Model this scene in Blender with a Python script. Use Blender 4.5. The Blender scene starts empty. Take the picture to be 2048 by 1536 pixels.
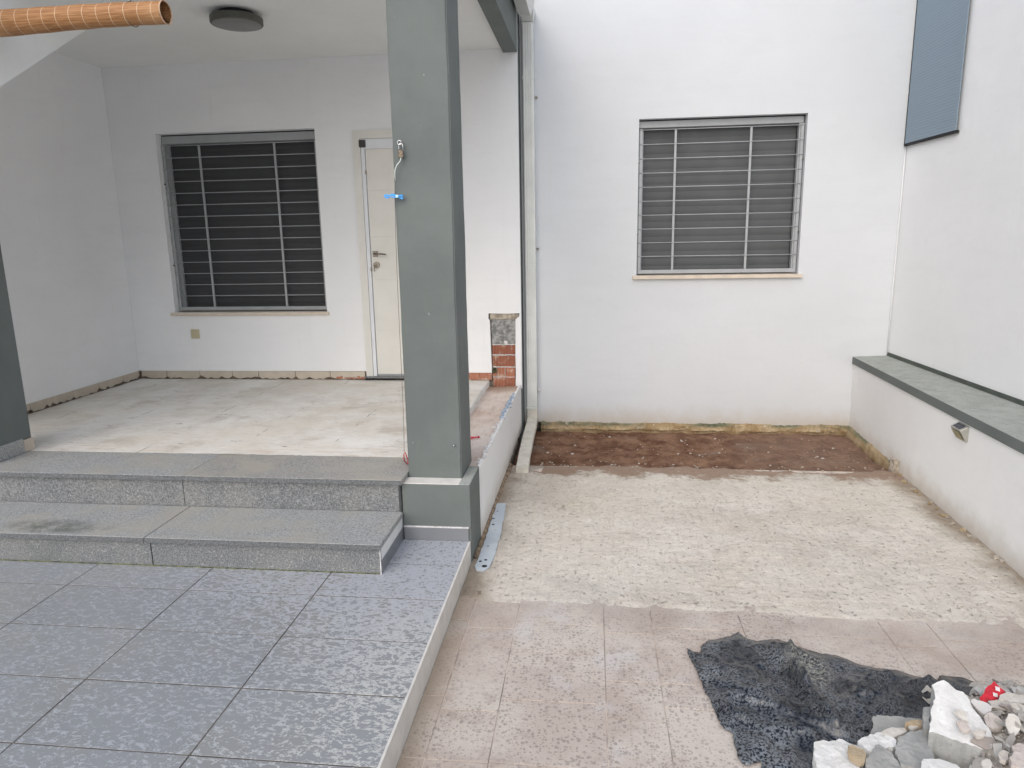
import bpy, bmesh, math, random
from mathutils import Vector, Matrix, noise
from mathutils.geometry import delaunay_2d_cdt
random.seed(7)
sc = bpy.context.scene
# ------------------------------------------------------------------ camera, light, exposure
cam_d = bpy.data.cameras.new('camera'); cam = bpy.data.objects.new('camera', cam_d); sc.collection.objects.link(cam)
cam_d.sensor_width = 36.0; cam_d.lens = 1414.7/2048*36; cam_d.shift_x = 0.00103; cam_d.shift_y = -0.00092
cam_d.clip_start = 0.05; cam_d.clip_end = 500
Rv, Uv, Fv = (0.99349858, 0.11246591, -0.01766311), (-0.00556161, 0.20291333, 0.97918091), (-0.11370855, 0.97271661, -0.2022196)
M = Matrix(((Rv[0], Uv[0], -Fv[0], 0), (Rv[1], Uv[1], -Fv[1], 0), (Rv[2], Uv[2], -Fv[2], 1.72), (0, 0, 0, 1)))
cam.matrix_world = M; sc.camera = cam
SUN_EL, SUN_AZ = 38.0, 198.0          # azimuth from +y clockwise: behind the camera, to the left
world = bpy.data.worlds.new('World'); sc.world = world; world.use_nodes = True
wn = world.node_tree; wn.nodes.clear()
sky = wn.nodes.new('ShaderNodeTexSky'); sky.sky_type = 'NISHITA'; sky.sun_disc = False
sky.sun_elevation = math.radians(SUN_EL); sky.sun_rotation = math.radians(SUN_AZ)
sky.air_density = 1.0; sky.dust_density = 2.6; sky.ozone_density = 1.0
hs = wn.nodes.new('ShaderNodeHueSaturation'); hs.inputs['Saturation'].default_value = 1.0
bg = wn.nodes.new('ShaderNodeBackground'); bg.inputs['Strength'].default_value = 0.11
wo = wn.nodes.new('ShaderNodeOutputWorld')
wn.links.new(sky.outputs[0], hs.inputs['Color']); wn.links.new(hs.outputs[0], bg.inputs['Color']); wn.links.new(bg.outputs[0], wo.inputs[0])
sd = bpy.data.lights.new('sun', 'SUN'); sd.energy = 1.3; sd.angle = math.radians(88); sd.color = (0.985, 0.99, 1.0)
sun = bpy.data.objects.new('sun', sd); sc.collection.objects.link(sun)
az, el = math.radians(SUN_AZ), math.radians(SUN_EL)
sdir = Vector((math.sin(az)*math.cos(el), math.cos(az)*math.cos(el), math.sin(el)))
sun.rotation_euler = sdir.to_track_quat('Z', 'Y').to_euler()
sc.view_settings.view_transform = 'Standard'; sc.view_settings.look = 'None'
sc.view_settings.exposure = 0.52; sc.view_settings.gamma = 1.0; sc.view_settings.use_curve_mapping = False
sc.cycles.max_bounces = 8; sc.cycles.diffuse_bounces = 6

# ------------------------------------------------------------------ helpers
ORG = {}
def link(o, parent=None, org=(0, 0, 0)):
    sc.collection.objects.link(o)
    if parent is not None: o.parent = parent
    ORG[o.name] = Vector(org)
def thing(name, loc, label, cat, group=None):
    o = bpy.data.objects.new(name, None); o.empty_display_size = .1
    o.location = loc; link(o, None, loc); tag(o, label, cat, group); return o
def tag(o, label=None, cat=None, group=None, kind=None):
    if label: o['label'] = label
    if cat: o['category'] = cat
    if group: o['group'] = group
    if kind: o['kind'] = kind
    elif cat: o['kind'] = 'thing'
    return o
def mk(name, verts, faces, mat, parent=None, loc=None, smooth=False):
    """verts in world coordinates; the object's origin is the parent's (or loc)"""
    org = ORG[parent.name] if parent is not None else Vector(loc or (0, 0, 0))
    me = bpy.data.meshes.new(name)
    me.from_pydata([tuple(Vector(v)-org) for v in verts], [], faces); me.update()
    if smooth:
        for p in me.polygons: p.use_smooth = True
    mats = mat if isinstance(mat, (list, tuple)) else [mat]
    for m in mats: me.materials.append(m)
    o = bpy.data.objects.new(name, me)
    if parent is None: o.location = org
    link(o, parent, org); return o
def from_bm(name, bm, mat, parent=None, loc=None, smooth=False):
    bmesh.ops.recalc_face_normals(bm, faces=bm.faces)
    bm.verts.index_update()
    vs = [v.co.copy() for v in bm.verts]; fs = [[v.index for v in f.verts] for f in bm.faces]; bm.free()
    return mk(name, vs, fs, mat, parent, loc, smooth)
def bm_box(bm, x0, x1, y0, y1, z0, z1, bev=0, seg=1):
    vs = [bm.verts.new(p) for p in ((x0,y0,z0),(x1,y0,z0),(x1,y1,z0),(x0,y1,z0),(x0,y0,z1),(x1,y0,z1),(x1,y1,z1),(x0,y1,z1))]
    fs = [bm.faces.new([vs[i] for i in f]) for f in ((3,2,1,0),(4,5,6,7),(0,1,5,4),(1,2,6,5),(2,3,7,6),(3,0,4,7))]
    if bev:
        es = list({e for f in fs for e in f.edges})
        bmesh.ops.bevel(bm, geom=es, offset=bev, segments=seg, affect='EDGES', profile=.5)
def box(name, x0, x1, y0, y1, z0, z1, mat, parent=None, bev=0, seg=1, loc=None):
    bm = bmesh.new(); bm_box(bm, min(x0,x1), max(x0,x1), min(y0,y1), max(y0,y1), min(z0,z1), max(z0,z1), bev, seg)
    return from_bm(name, bm, mat, parent, loc)
def inside(p, poly):
    c = False; j = len(poly)-1
    for i in range(len(poly)):
        if (poly[i][1] > p[1]) != (poly[j][1] > p[1]) and p[0] < (poly[j][0]-poly[i][0])*(p[1]-poly[i][1])/(poly[j][1]-poly[i][1])+poly[i][0]: c = not c
        j = i
    return c
def prism(name, pts, axis, a0, a1, mat, parent=None, loc=None, holes=()):
    """2-D outline (with holes) swept from a0 to a1 along an axis; pts are (x,z) for axis y, (x,y) for z, (y,z) for x"""
    loops = [list(pts)]+[list(h) for h in holes]; co = []; edges = []; faces = []
    for L in loops:
        b = len(co); co += [Vector(p) for p in L]; n = len(L)
        edges += [(b+i, b+(i+1) % n) for i in range(n)]
    v2, e2, f2, *_ = delaunay_2d_cdt(co, edges, [], 1, 1e-6)
    f2 = [f for f in f2 if inside(sum((v2[i] for i in f), Vector((0, 0)))/len(f), loops[0]) and not any(inside(sum((v2[i] for i in f), Vector((0, 0)))/len(f), H) for H in loops[1:])]
    def P(p, a): return (p[0], a, p[1]) if axis == 'y' else ((p[0], p[1], a) if axis == 'z' else (a, p[0], p[1]))
    vs = [P(p, a0) for p in v2]+[P(p, a1) for p in v2]; n = len(v2)
    fs = [tuple(f) for f in f2]+[tuple(reversed([i+n for i in f])) for f in f2]
    cnt = {}
    for f in f2:
        for i in range(len(f)):
            a, b = f[i], f[(i+1) % len(f)]
            cnt[(a, b)] = 1
    for (a, b) in cnt:
        if (b, a) not in cnt: fs.append((b, a, a+n, b+n))
    bm = bmesh.new(); bv = [bm.verts.new(v) for v in vs]
    for f in fs:
        try: bm.faces.new([bv[i] for i in f])
        except ValueError: pass
    return from_bm(name, bm, mat, parent, loc)
def tube(bm, pts, r, n=8, cap=True):
    rings = []; pts = [Vector(p) for p in pts]; rr = r if isinstance(r, (list, tuple)) else [r]*len(pts)
    for i, p in enumerate(pts):
        d = (pts[min(i+1, len(pts)-1)]-pts[max(i-1, 0)]).normalized()
        a = d.orthogonal().normalized() if i == 0 else (pa-d*pa.dot(d)).normalized()
        pa = a; b = d.cross(a)
        rings.append([bm.verts.new(p+(a*math.cos(t)+b*math.sin(t))*rr[i]) for t in (2*math.pi*k/n for k in range(n))])
    for A, B in zip(rings, rings[1:]):
        for k in range(n): bm.faces.new((A[k], A[(k+1) % n], B[(k+1) % n], B[k]))
    if cap: bm.faces.new(list(reversed(rings[0]))); bm.faces.new(rings[-1])
def tube_obj(name, pts, r, mat, parent=None, n=8, loc=None, cap=True):
    bm = bmesh.new(); tube(bm, pts, r, n, cap); return from_bm(name, bm, mat, parent, loc, True)
def jag(pts, step=.03, amp=.006, seed=0, closed=True):
    """breaks an outline into short uneven runs"""
    rnd = random.Random(seed); out = []; n = len(pts)
    for i in range(n if closed else n-1):
        a, b = Vector(pts[i]), Vector(pts[(i+1) % n]); L = (b-a).length; k = max(1, int(L/step))
        d = (b-a)/max(L, 1e-9); nn = Vector((-d.y, d.x))
        for j in range(k):
            t = j/k; out.append(tuple(a+(b-a)*t+nn*(rnd.uniform(-amp, amp) if j else 0)))
    return out
def N3(x, y, z, s): return noise.noise(Vector((x*s, y*s, z*s)))
def grid(name, xs, ys, zf, mat, parent=None, loc=None, smooth=True):
    vs = [(x, y, zf(x, y)) for y in ys for x in xs]; W = len(xs)
    fs = [(j*W+i, j*W+i+1, (j+1)*W+i+1, (j+1)*W+i) for j in range(len(ys)-1) for i in range(W-1)]
    return mk(name, vs, fs, mat, parent, loc, smooth)
def lin(a, b, n): return [a+(b-a)*i/n for i in range(n+1)]
def inst(src, name, loc, parent=None, rot=None, scale=None):
    o = bpy.data.objects.new(name, src.data)
    porg = ORG[parent.name] if parent is not None else Vector((0, 0, 0))
    o.location = Vector(loc)-porg
    if rot: o.rotation_euler = rot
    if scale: o.scale = scale
    link(o, parent, loc); return o

# ------------------------------------------------------------------ materials
class NT:
    def __init__(s, name):
        s.m = bpy.data.materials.new(name); s.m.use_nodes = True; s.t = s.m.node_tree; s.t.nodes.clear()
        s.out = s.n('OutputMaterial'); s.b = s.n('BsdfPrincipled'); s.l(s.b.outputs[0], s.out.inputs[0])
        s.geo = s.n('NewGeometry'); s.pos = s.geo.outputs['Position']
    def n(s, k): return s.t.nodes.new('ShaderNode'+k)
    def l(s, a, b): s.t.links.new(a, b)
    def setv(s, sock, v):
        if hasattr(v, 'links'): s.l(v, sock)
        elif isinstance(v, (tuple, list)): sock.default_value = (*v, 1) if len(v) == 3 and sock.type == 'RGBA' else v
        else: sock.default_value = v
    def obj(s): return s.n('TexCoord').outputs['Object']
    def mapv(s, v, scale=(1, 1, 1), loc=(0, 0, 0), rot=(0, 0, 0)):
        m = s.n('Mapping'); s.l(v, m.inputs[0]); m.inputs['Scale'].default_value = scale; m.inputs['Location'].default_value = loc
        m.inputs['Rotation'].default_value = rot; return m.outputs[0]
    def noise(s, scale, detail=4, rough=.55, vec=None, dist=0):
        n = s.n('TexNoise'); n.inputs['Scale'].default_value = scale; n.inputs['Detail'].default_value = detail
        n.inputs['Roughness'].default_value = rough; n.inputs['Distortion'].default_value = dist
        s.l(vec or s.pos, n.inputs['Vector']); return n.outputs['Fac']
    def vor(s, scale, out='Distance', feature='F1', vec=None, rnd=1):
        n = s.n('TexVoronoi'); n.feature = feature; n.inputs['Scale'].default_value = scale; n.inputs['Randomness'].default_value = rnd
        s.l(vec or s.pos, n.inputs['Vector']); return n.outputs[out]
    def ramp(s, f, a, b, c0=(0, 0, 0), c1=(1, 1, 1)):
        r = s.n('MapRange'); r.interpolation_type = 'SMOOTHSTEP'; s.setv(r.inputs[0], f); s.setv(r.inputs[1], a); s.setv(r.inputs[2], b)
        return r.outputs[0]
    def dots(s, scale, rad, keep, vec=None):
        n = s.n('TexVoronoi'); n.inputs['Scale'].default_value = scale; s.l(vec or s.pos, n.inputs['Vector'])
        r = s.n('SeparateColor'); s.l(n.outputs['Color'], r.inputs[0])
        rr = s.math('MULTIPLY', s.math('ADD', r.outputs[0], .35), rad)
        return s.math('MULTIPLY', s.ramp(n.outputs['Distance'], rr, s.math('MULTIPLY', rr, .6)), s.math('LESS_THAN', r.outputs[1], keep))
    def mr(s, f, a, b, c, d):
        r = s.n('MapRange'); s.setv(r.inputs[0], f)
        for i, v in enumerate((a, b, c, d)): r.inputs[i+1].default_value = v
        return r.outputs[0]
    def mix(s, f, a, b, mode='MIX'):
        m = s.n('Mix'); m.data_type = 'RGBA'; m.blend_type = mode
        s.setv(m.inputs[0], f); s.setv(m.inputs[6], a); s.setv(m.inputs[7], b); return m.outputs[2]
    def math(s, op, a, b=0):
        m = s.n('Math'); m.operation = op; s.setv(m.inputs[0], a); s.setv(m.inputs[1], b); return m.outputs[0]
    def xyz(s, v=None):
        x = s.n('SeparateXYZ'); s.l(v or s.pos, x.inputs[0]); return x.outputs
    def rnd(s): return s.n('ObjectInfo').outputs['Random']
    def bump(s, h, dist=.002, strength=1, prev=None):
        b = s.n('Bump'); s.setv(b.inputs['Height'], h); b.inputs['Distance'].default_value = dist; b.inputs['Strength'].default_value = strength
        if prev is not None: s.l(prev, b.inputs['Normal'])
        return b.outputs[0]
    def fin(s, col, rough=.8, nrm=None, metal=0, spec=.5):
        s.setv(s.b.inputs['Base Color'], col); s.setv(s.b.inputs['Roughness'], rough); s.b.inputs['Metallic'].default_value = metal
        s.b.inputs['Specular IOR Level'].default_value = spec
        if nrm is not None: s.l(nrm, s.b.inputs['Normal'])
        return s.m
def simple(name, col, rough=.6, var=.12, scale=25, bump=0, metal=0, spec=.5):
    s = NT(name); f = s.noise(scale, 4)
    c0 = tuple(c*(1-var) for c in col); c1 = tuple(min(1, c*(1+var)) for c in col)
    c = s.mix(s.ramp(f, .35, .65), c0, c1)
    nb = s.bump(s.noise(scale*3, 4), bump) if bump else None
    return s.fin(c, rough, nb, metal, spec)
def plaster(name, col, dirt=(.62, .56, .47), seed=0, foot=None):
    s = NT(name)
    big = s.noise(1.3, 4, .6, s.mapv(s.pos, loc=(seed, seed*2, 0))); fine = s.noise(90, 5, .6); mid = s.noise(9, 5, .6, s.mapv(s.pos, (1, 1, 2.2)))
    c = s.mix(s.ramp(big, .35, .7), tuple(v*.965 for v in col), col)
    rl = s.noise(3.5, 6, .7, s.mapv(s.pos, (.6, .6, 2.4), (seed, 3, 1))); c = s.mix(s.math('MULTIPLY', s.ramp(rl, .45, .70), .45), c, tuple(v*.93 for v in col))
    dr = s.noise(7, 5, .7, s.mapv(s.pos, (2.2, 2.2, .16), (seed, 1, 4))); c = s.mix(s.math('MULTIPLY', s.ramp(dr, .58, .74), .16), c, (.60, .59, .55))
    c = s.mix(s.math('MULTIPLY', s.ramp(mid, .62, .74), .10), c, dirt)
    if foot is not None:
        z = s.xyz()[2]; c = s.mix(s.math('MULTIPLY', s.ramp(s.math('ADD', z, s.math('MULTIPLY', s.noise(7, 5, .7), -.22)), foot+.10, foot-.14), .55), c, (.45, .37, .27))
    sp = s.ramp(s.noise(38, 2, .5), .76, .80); c = s.mix(s.math('MULTIPLY', sp, .35), c, (.5, .46, .4))
    n1 = s.bump(fine, .0012, .5); n2 = s.bump(s.noise(14, 4, .55), .004, .45, n1); n3 = s.bump(s.noise(2.2, 3), .02, .35, n2)
    return s.fin(c, .82, n3, 0, .3)
WHITE = (.84, .85, .86)
M_wall = plaster('white_render', WHITE); M_house = plaster('white_render_toned_down', (.625, .65, .675), seed=11, foot=-.09); M_wall2 = plaster('white_render_neighbour', (.83, .84, .845), seed=3)  # house colour lowered to hold back the strong light on that wall
M_low = plaster('white_render_low', (.83, .835, .83), seed=5, foot=-.14); M_ceil = plaster('ceiling_paint', (.83, .845, .83), seed=8)
def green_paint():
    s = NT('grey_green_paint')
    big = s.noise(2.2, 5, .6); c = s.mix(s.ramp(big, .35, .7), (.125, .143, .138), (.150, .170, .163))
    strk = s.noise(6, 5, .7, s.mapv(s.pos, (3, 3, .5))); c = s.mix(s.math('MULTIPLY', s.ramp(strk, .5, .8), .35), c, (.16, .175, .15))
    sp = s.ramp(s.noise(30, 3, .55), .735, .775); c = s.mix(s.math('MULTIPLY', sp, .55), c, (.42, .46, .46))
    n1 = s.bump(s.noise(55, 5, .6), .002, .6); n2 = s.bump(s.noise(9, 4), .006, .5, n1)
    return s.fin(c, .68, n2, 0, .35)
M_green = green_paint()
M_greendk = simple('dark_green_paint', (.075, .088, .076), .7, .15, 12, .001)
def coping():
    s = NT('weathered_coping')
    c = s.mix(s.ramp(s.noise(7, 6, .7), .35, .65), (.30, .318, .29), (.37, .39, .36))
    c = s.mix(s.math('MULTIPLY', s.ramp(s.noise(55, 4, .6), .58, .68), .6), c, (.12, .13, .115))
    c = s.mix(s.math('MULTIPLY', s.ramp(s.noise(21, 4, .6, s.mapv(s.pos, loc=(4, 4, 0))), .66, .74), .7), c, (.45, .46, .43))
    return s.fin(c, .85, s.bump(s.noise(45, 6, .7), .004, .9))
M_coping = coping()
def granite(name, dusty, lo, hi):
    s = NT(name)
    f = s.noise(125, 4, .8); c = s.mix(s.ramp(f, .40, .60), lo, hi)
    c = s.mix(s.ramp(s.vor(260), .05, .22), (.05, .055, .06), c)
    c = s.mix(s.math('MULTIPLY', s.ramp(s.noise(62, 3, .7), .58, .68), .5), c, (.44, .45, .445))
    c = s.mix(s.math('MULTIPLY', s.ramp(s.noise(75, 3, .7, s.mapv(s.pos, loc=(5, 5, 5))), .56, .64), .7), c, (.10, .108, .112))
    c = s.mix(s.math('MULTIPLY', s.ramp(s.noise(2.6, 5, .65), .42, .66), dusty), c, (.38, .36, .315))
    x = s.xyz()
    # algae/soot stain on the left of the lower tread
    d = s.math('ADD', s.math('POWER', s.math('MULTIPLY', s.math('ADD', x[0], 2.98), 2.6), 2), s.math('POWER', s.math('MULTIPLY', s.math('ADD', x[1], -3.42), 9), 2))
    st = s.math('MULTIPLY', s.math('SUBTRACT', 1, s.ramp(d, .05, 1.1)), s.ramp(s.noise(9, 5, .7), .3, .6))
    low = s.math('SUBTRACT', 1, s.ramp(x[2], .20, .25))
    c = s.mix(s.math('MULTIPLY', s.math('MULTIPLY', st, low), .75), c, (.085, .10, .08))
    return s.fin(c, s.mr(s.noise(4, 3), .3, .7, .32, .6), s.bump(f, .0006, .5), 0, .5)
M_nose = simple('polished_granite_edge', (.13, .138, .143), .3, .35, 120, 0)
M_gran = granite('granite_riser', .15, (.085, .092, .096), (.25, .262, .268))
M_tread = granite('granite_tread', .75, (.225, .235, .237), (.46, .47, .465))
M_tread2 = granite('granite_tread_pinkish', 1.0, (.225, .222, .212), (.45, .44, .42))
def wet_tile():
    s = NT('wet_grey_tile'); x = s.xyz()
    v = s.mapv(s.pos, (.85, 1.35, 1), rot=(0, 0, .55))
    n = s.noise(16, 4, .68, v, .3); f = s.noise(40, 4, .66, v, .25)
    worm = s.math('ABSOLUTE', s.math('SUBTRACT', n, .5))
    # dryness grows towards the steps' right end and the white edge
    a = s.ramp(s.math('ADD', s.math('MULTIPLY', s.math('ADD', x[0], 2.0), .42), s.math('MULTIPLY', s.math('ADD', x[1], -2.4), .5)), .1, 1.1)
    wd = s.math('ADD', s.math('MULTIPLY', a, .075), s.math('MULTIPLY', s.ramp(f, .42, .66), .055))
    dry = s.ramp(worm, s.math('ADD', wd, .012), s.math('SUBTRACT', wd, .022))
    blob = s.ramp(f, s.mr(a, 0, 1, .63, .44), s.mr(a, 0, 1, .69, .50)); dry = s.math('MAXIMUM', dry, blob)
    dd = s.math('MULTIPLY', s.dots(48, .42, .8), a); dd2 = s.math('MULTIPLY', s.dots(80, .4, .6, s.mapv(s.pos, loc=(3, 1, 0))), a)
    dryf = s.math('MULTIPLY', dry, s.math('SUBTRACT', 1, s.math('MAXIMUM', dd, dd2)))
    far = s.ramp(x[1], 2.2, 3.4)
    tone = s.noise(1.6, 4, .6, s.mapv(s.pos, loc=(5, 0, 0)))
    wetc = s.mix(s.rnd(), (.262, .277, .292), (.288, .302, .315)); wetc = s.mix(s.ramp(tone, .4, .7), wetc, (.285, .29, .28))
    edge = s.ramp(s.math('ADD', x[0], s.math('MULTIPLY', tone, .5)), -1.3, -.5)
    dryc = s.mix(edge, (.40, .42, .45), (.53, .535, .515)); dryc = s.mix(far, dryc, (.40, .415, .455))
    left = s.ramp(x[0], -1.6, -3.4); dryc = s.mix(s.math('MULTIPLY', left, .55), dryc, wetc)
    c = s.mix(dryf, wetc, dryc)
    grit = s.ramp(s.noise(130, 3, .7), .60, .68); c = s.mix(s.math('MULTIPLY', grit, .22), c, (.14, .14, .14))
    c = s.mix(s.math('MULTIPLY', s.ramp(s.noise(4.5, 6, .7), .55, .75), .22), c, (.40, .39, .35))
    r = s.mr(dryf, 0, 1, .26, .55)
    return s.fin(c, r, s.bump(s.math('MULTIPLY', dryf, -1), .0004, .5), 0, .5)
M_tile = wet_tile()
def porch_mortar():
    s = NT('thinset_mortar'); x = s.xyz()
    base = s.mix(s.ramp(s.noise(1.6, 5, .6), .36, .64), (.71, .675, .61), (.80, .785, .75))
    brown = s.ramp(s.noise(2.3, 5, .65, s.mapv(s.pos, (1, 1.8, 1), (3, 1, 0))), .56, .72)
    c = s.mix(s.math('MULTIPLY', brown, .22), base, (.52, .45, .36))
    fs_ = s.noise(26, 6, .8, s.mapv(s.pos, (.35, 1.8, 1), (0, 2, 0))); c = s.mix(s.math('MULTIPLY', s.ramp(fs_, .50, .68), .42), c, (.47, .42, .35))
    spot = s.ramp(s.noise(4.2, 5, .7, s.mapv(s.pos, (1, 2, 1), (9, 9, 0))), .66, .74); c = s.mix(s.math('MULTIPLY', spot, .5), c, (.47, .35, .25))
    front = s.ramp(s.math('ADD', x[1], s.math('MULTIPLY', s.noise(5, 3), .3)), 4.62, 4.38)
    streak = s.ramp(s.noise(10, 4, .7, s.mapv(s.pos, (.35, 3, 1))), .5, .68)
    c = s.mix(s.math('MULTIPLY', s.math('MULTIPLY', streak, front), .5), c, (.52, .37, .24))
    # notched trowel ridges, in patches that turn
    w = s.n('TexWave'); w.wave_type = 'BANDS'; w.bands_direction = 'Y'; w.inputs['Scale'].default_value = 12; w.inputs['Distortion'].default_value = 2.5
    w.inputs['Detail'].default_value = 2; w.inputs['Detail Scale'].default_value = .7; s.l(s.pos, w.inputs['Vector'])
    w2 = s.n('TexWave'); w2.wave_type = 'BANDS'; w2.bands_direction = 'X'; w2.inputs['Scale'].default_value = 13; w2.inputs['Distortion'].default_value = 4
    w2.inputs['Detail Scale'].default_value = .5; s.l(s.mapv(s.pos, rot=(0, 0, .5)), w2.inputs['Vector'])
    pm = s.ramp(s.noise(1.7, 2, .4, s.mapv(s.pos, loc=(7, 2, 0))), .46, .50); pm2 = s.ramp(s.noise(2.4, 2, .4, s.mapv(s.pos, loc=(1, 8, 0))), .55, .60)
    ridg = s.math('ADD', s.math('MULTIPLY', w.outputs['Fac'], pm), s.math('MULTIPLY', w2.outputs['Fac'], pm2))
    groove = s.math('MULTIPLY', s.math('ADD', s.math('MULTIPLY', s.ramp(w.outputs['Fac'], .35, .1), pm), s.math('MULTIPLY', s.ramp(w2.outputs['Fac'], .35, .1), pm2)), s.ramp(s.noise(6, 4, .6), .42, .6))
    c = s.mix(s.math('MULTIPLY', groove, .55), c, (.40, .34, .27))
    # broken dark cracks where tile edges lay (0.6 m grid) and small dark pits
    def line(ax, off, per, w_):
        f = s.math('ABSOLUTE', s.math('SUBTRACT', s.math('FRACT', s.math('MULTIPLY', s.math('ADD', s.math('ADD', x[ax], off), s.math('MULTIPLY', s.noise(20, 3), .012)), 1/per)), .5))
        return s.ramp(f, w_, w_*.3)
    gl = s.math('MAXIMUM', line(0, .18, .62, .0065), line(1, .31, .62, .005))
    gl = s.math('MULTIPLY', gl, s.ramp(s.noise(2.8, 4, .7, s.mapv(s.pos, loc=(5, 5, 5))), .54, .60))
    pits = s.ramp(s.noise(16, 3, .6, s.mapv(s.pos, (.35, 1.6, 1))), .69, .71)
    c = s.mix(s.math('MULTIPLY', s.math('MAXIMUM', gl, pits), .8), c, (.13, .115, .10))
    h = s.math('ADD', s.math('MULTIPLY', ridg, .6), s.math('MULTIPLY', s.math('MAXIMUM', gl, pits), -1.2))
    n1 = s.bump(h, .0035, .8); n2 = s.bump(s.noise(40, 6, .7), .0025, .8, n1)
    return s.fin(c, .88, n2, 0, .3)
M_pmort = porch_mortar()
def yard_mortar():
    s = NT('bare_bedding_mortar'); x = s.xyz()
    c = s.mix(s.ramp(s.noise(2.1, 6, .65), .35, .65), (.66, .605, .525), (.77, .725, .65))
    c = s.mix(s.math('MULTIPLY', s.ramp(s.noise(1.2, 4, .6, s.mapv(s.pos, loc=(2, 7, 0))), .48, .7), .45), c, (.72, .655, .54))
    pk = s.ramp(s.noise(3.3, 5, .6, s.mapv(s.pos, loc=(11, 1, 0))), .55, .72); c = s.mix(s.math('MULTIPLY', pk, .35), c, (.62, .50, .43))
    st = s.noise(17, 7, .82, s.mapv(s.pos, (1.5, .4, 1), rot=(0, 0, .35)), .5); c = s.mix(s.math('MULTIPLY', s.ramp(st, .51, .68), .60), c, (.41, .36, .30))
    st2 = s.noise(15, 7, .82, s.mapv(s.pos, (.35, 1.9, 1), (3, 3, 0), (0, 0, .25)), .4); c = s.mix(s.math('MULTIPLY', s.ramp(st2, .51, .68), .6), c, (.43, .375, .31))
    pit = s.ramp(s.noise(38, 5, .7), .60, .67); c = s.mix(s.math('MULTIPLY', pit, .55), c, (.30, .27, .24))
    gr = s.noise(90, 3, .7); c = s.mix(s.math('MULTIPLY', s.ramp(gr, .5, .7), .35), c, (.40, .37, .33))
    pa = s.ramp(s.noise(.9, 4, .6, s.mapv(s.pos, loc=(4, 1, 0))), .42, .60); c = s.mix(s.math('MULTIPLY', pa, .38), c, (.76, .715, .63))
    pb = s.ramp(s.noise(1.5, 5, .65, s.mapv(s.pos, loc=(14, 3, 0))), .52, .66); c = s.mix(s.math('MULTIPLY', pb, .40), c, (.50, .465, .415))
    # damp, soil stained margins along the walls
    mr = s.ramp(s.math('ADD', x[0], s.math('MULTIPLY', s.noise(5, 4), .35)), 2.30, 2.52); ml = s.ramp(s.math('ADD', x[0], s.math('MULTIPLY', s.noise(5, 4), -.25)), -.62, -.80)
    fb = s.ramp(s.math('ADD', x[1], s.math('ADD', s.math('MULTIPLY', s.noise(3, 5, .7), .75), s.math('MULTIPLY', s.noise(25, 4, .7), .25))), 5.80, 5.96)
    m = s.math('MULTIPLY', s.math('MAXIMUM', s.math('MAXIMUM', mr, ml), fb), .82)
    c = s.mix(m, c, s.mix(fb, (.30, .235, .17), (.28, .175, .115)))
    h = s.math('ADD', s.math('MULTIPLY', st, .8), s.math('ADD', s.math('MULTIPLY', pit, -.5), s.noise(24, 6, .7)))
    n1 = s.bump(h, .013, 1); n2 = s.bump(s.noise(85, 4, .7), .002, .7, n1)
    return s.fin(c, .9, n2, 0, .25)
M_ymort = yard_mortar()
def paving():
    s = NT('stained_paving_tile'); r = s.rnd(); x = s.xyz()
    c = s.mix(r, (.45, .37, .32), (.52, .45, .395))
    film = s.ramp(s.noise(2.2, 7, .72), .38, .60); c = s.mix(s.math('MULTIPLY', film, .78), c, (.63, .575, .515))
    cool = s.ramp(s.noise(3.1, 4, .6, s.mapv(s.pos, loc=(8, 8, 0))), .55, .68); c = s.mix(s.math('MULTIPLY', cool, .55), c, (.58, .565, .56))
    c = s.mix(s.math('MULTIPLY', s.ramp(s.noise(6, 6, .75, s.mapv(s.pos, loc=(6, 0, 0))), .52, .70), .62), c, (.36, .285, .25))
    band = s.math('MULTIPLY', s.ramp(s.math('ADD', x[1], s.math('MULTIPLY', s.noise(5, 5), .25)), 3.05, 3.38), s.ramp(s.noise(1.9, 3, .5, s.mapv(s.pos, loc=(3, 5, 0))), .34, .55))
    c = s.mix(s.math('MULTIPLY', band, .6), c, (.40, .34, .30))
    wetness = s.ramp(s.noise(2.0, 3, .5, s.mapv(s.pos, loc=(1, 9, 0))), .35, .62); w2 = s.mr(wetness, 0, 1, .30, .95)
    d = s.math('MAXIMUM', s.dots(52, .42, .75), s.math('MAXIMUM', s.dots(88, .42, .7, s.mapv(s.pos, loc=(2, 4, 0))), s.dots(30, .25, .5, s.mapv(s.pos, loc=(7, 4, 0)))))
    c = s.mix(s.math('MULTIPLY', s.math('MULTIPLY', d, w2), .62), c, (.225, .19, .175))
    scr = s.ramp(s.noise(24, 7, .8, s.mapv(s.pos, (.5, 1.8, 1))), .55, .70); c = s.mix(s.math('MULTIPLY', scr, .58), c, (.34, .29, .25))
    lft = s.ramp(s.math('ADD', x[0], s.math('MULTIPLY', s.noise(4, 4), -.12)), -.60, -.76); c = s.mix(s.math('MULTIPLY', lft, .6), c, (.40, .31, .21))
    n1 = s.bump(s.noise(30, 6, .7), .004, .9)
    return s.fin(c, .7, n1, 0, .35)
M_pave = paving()
M_joint = simple('pale_joint_mortar', (.52, .45, .39), .9, .35, 6, .004)
M_djoint = simple('dark_joint', (.10, .085, .07), .9, .4, 9, .001)
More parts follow.
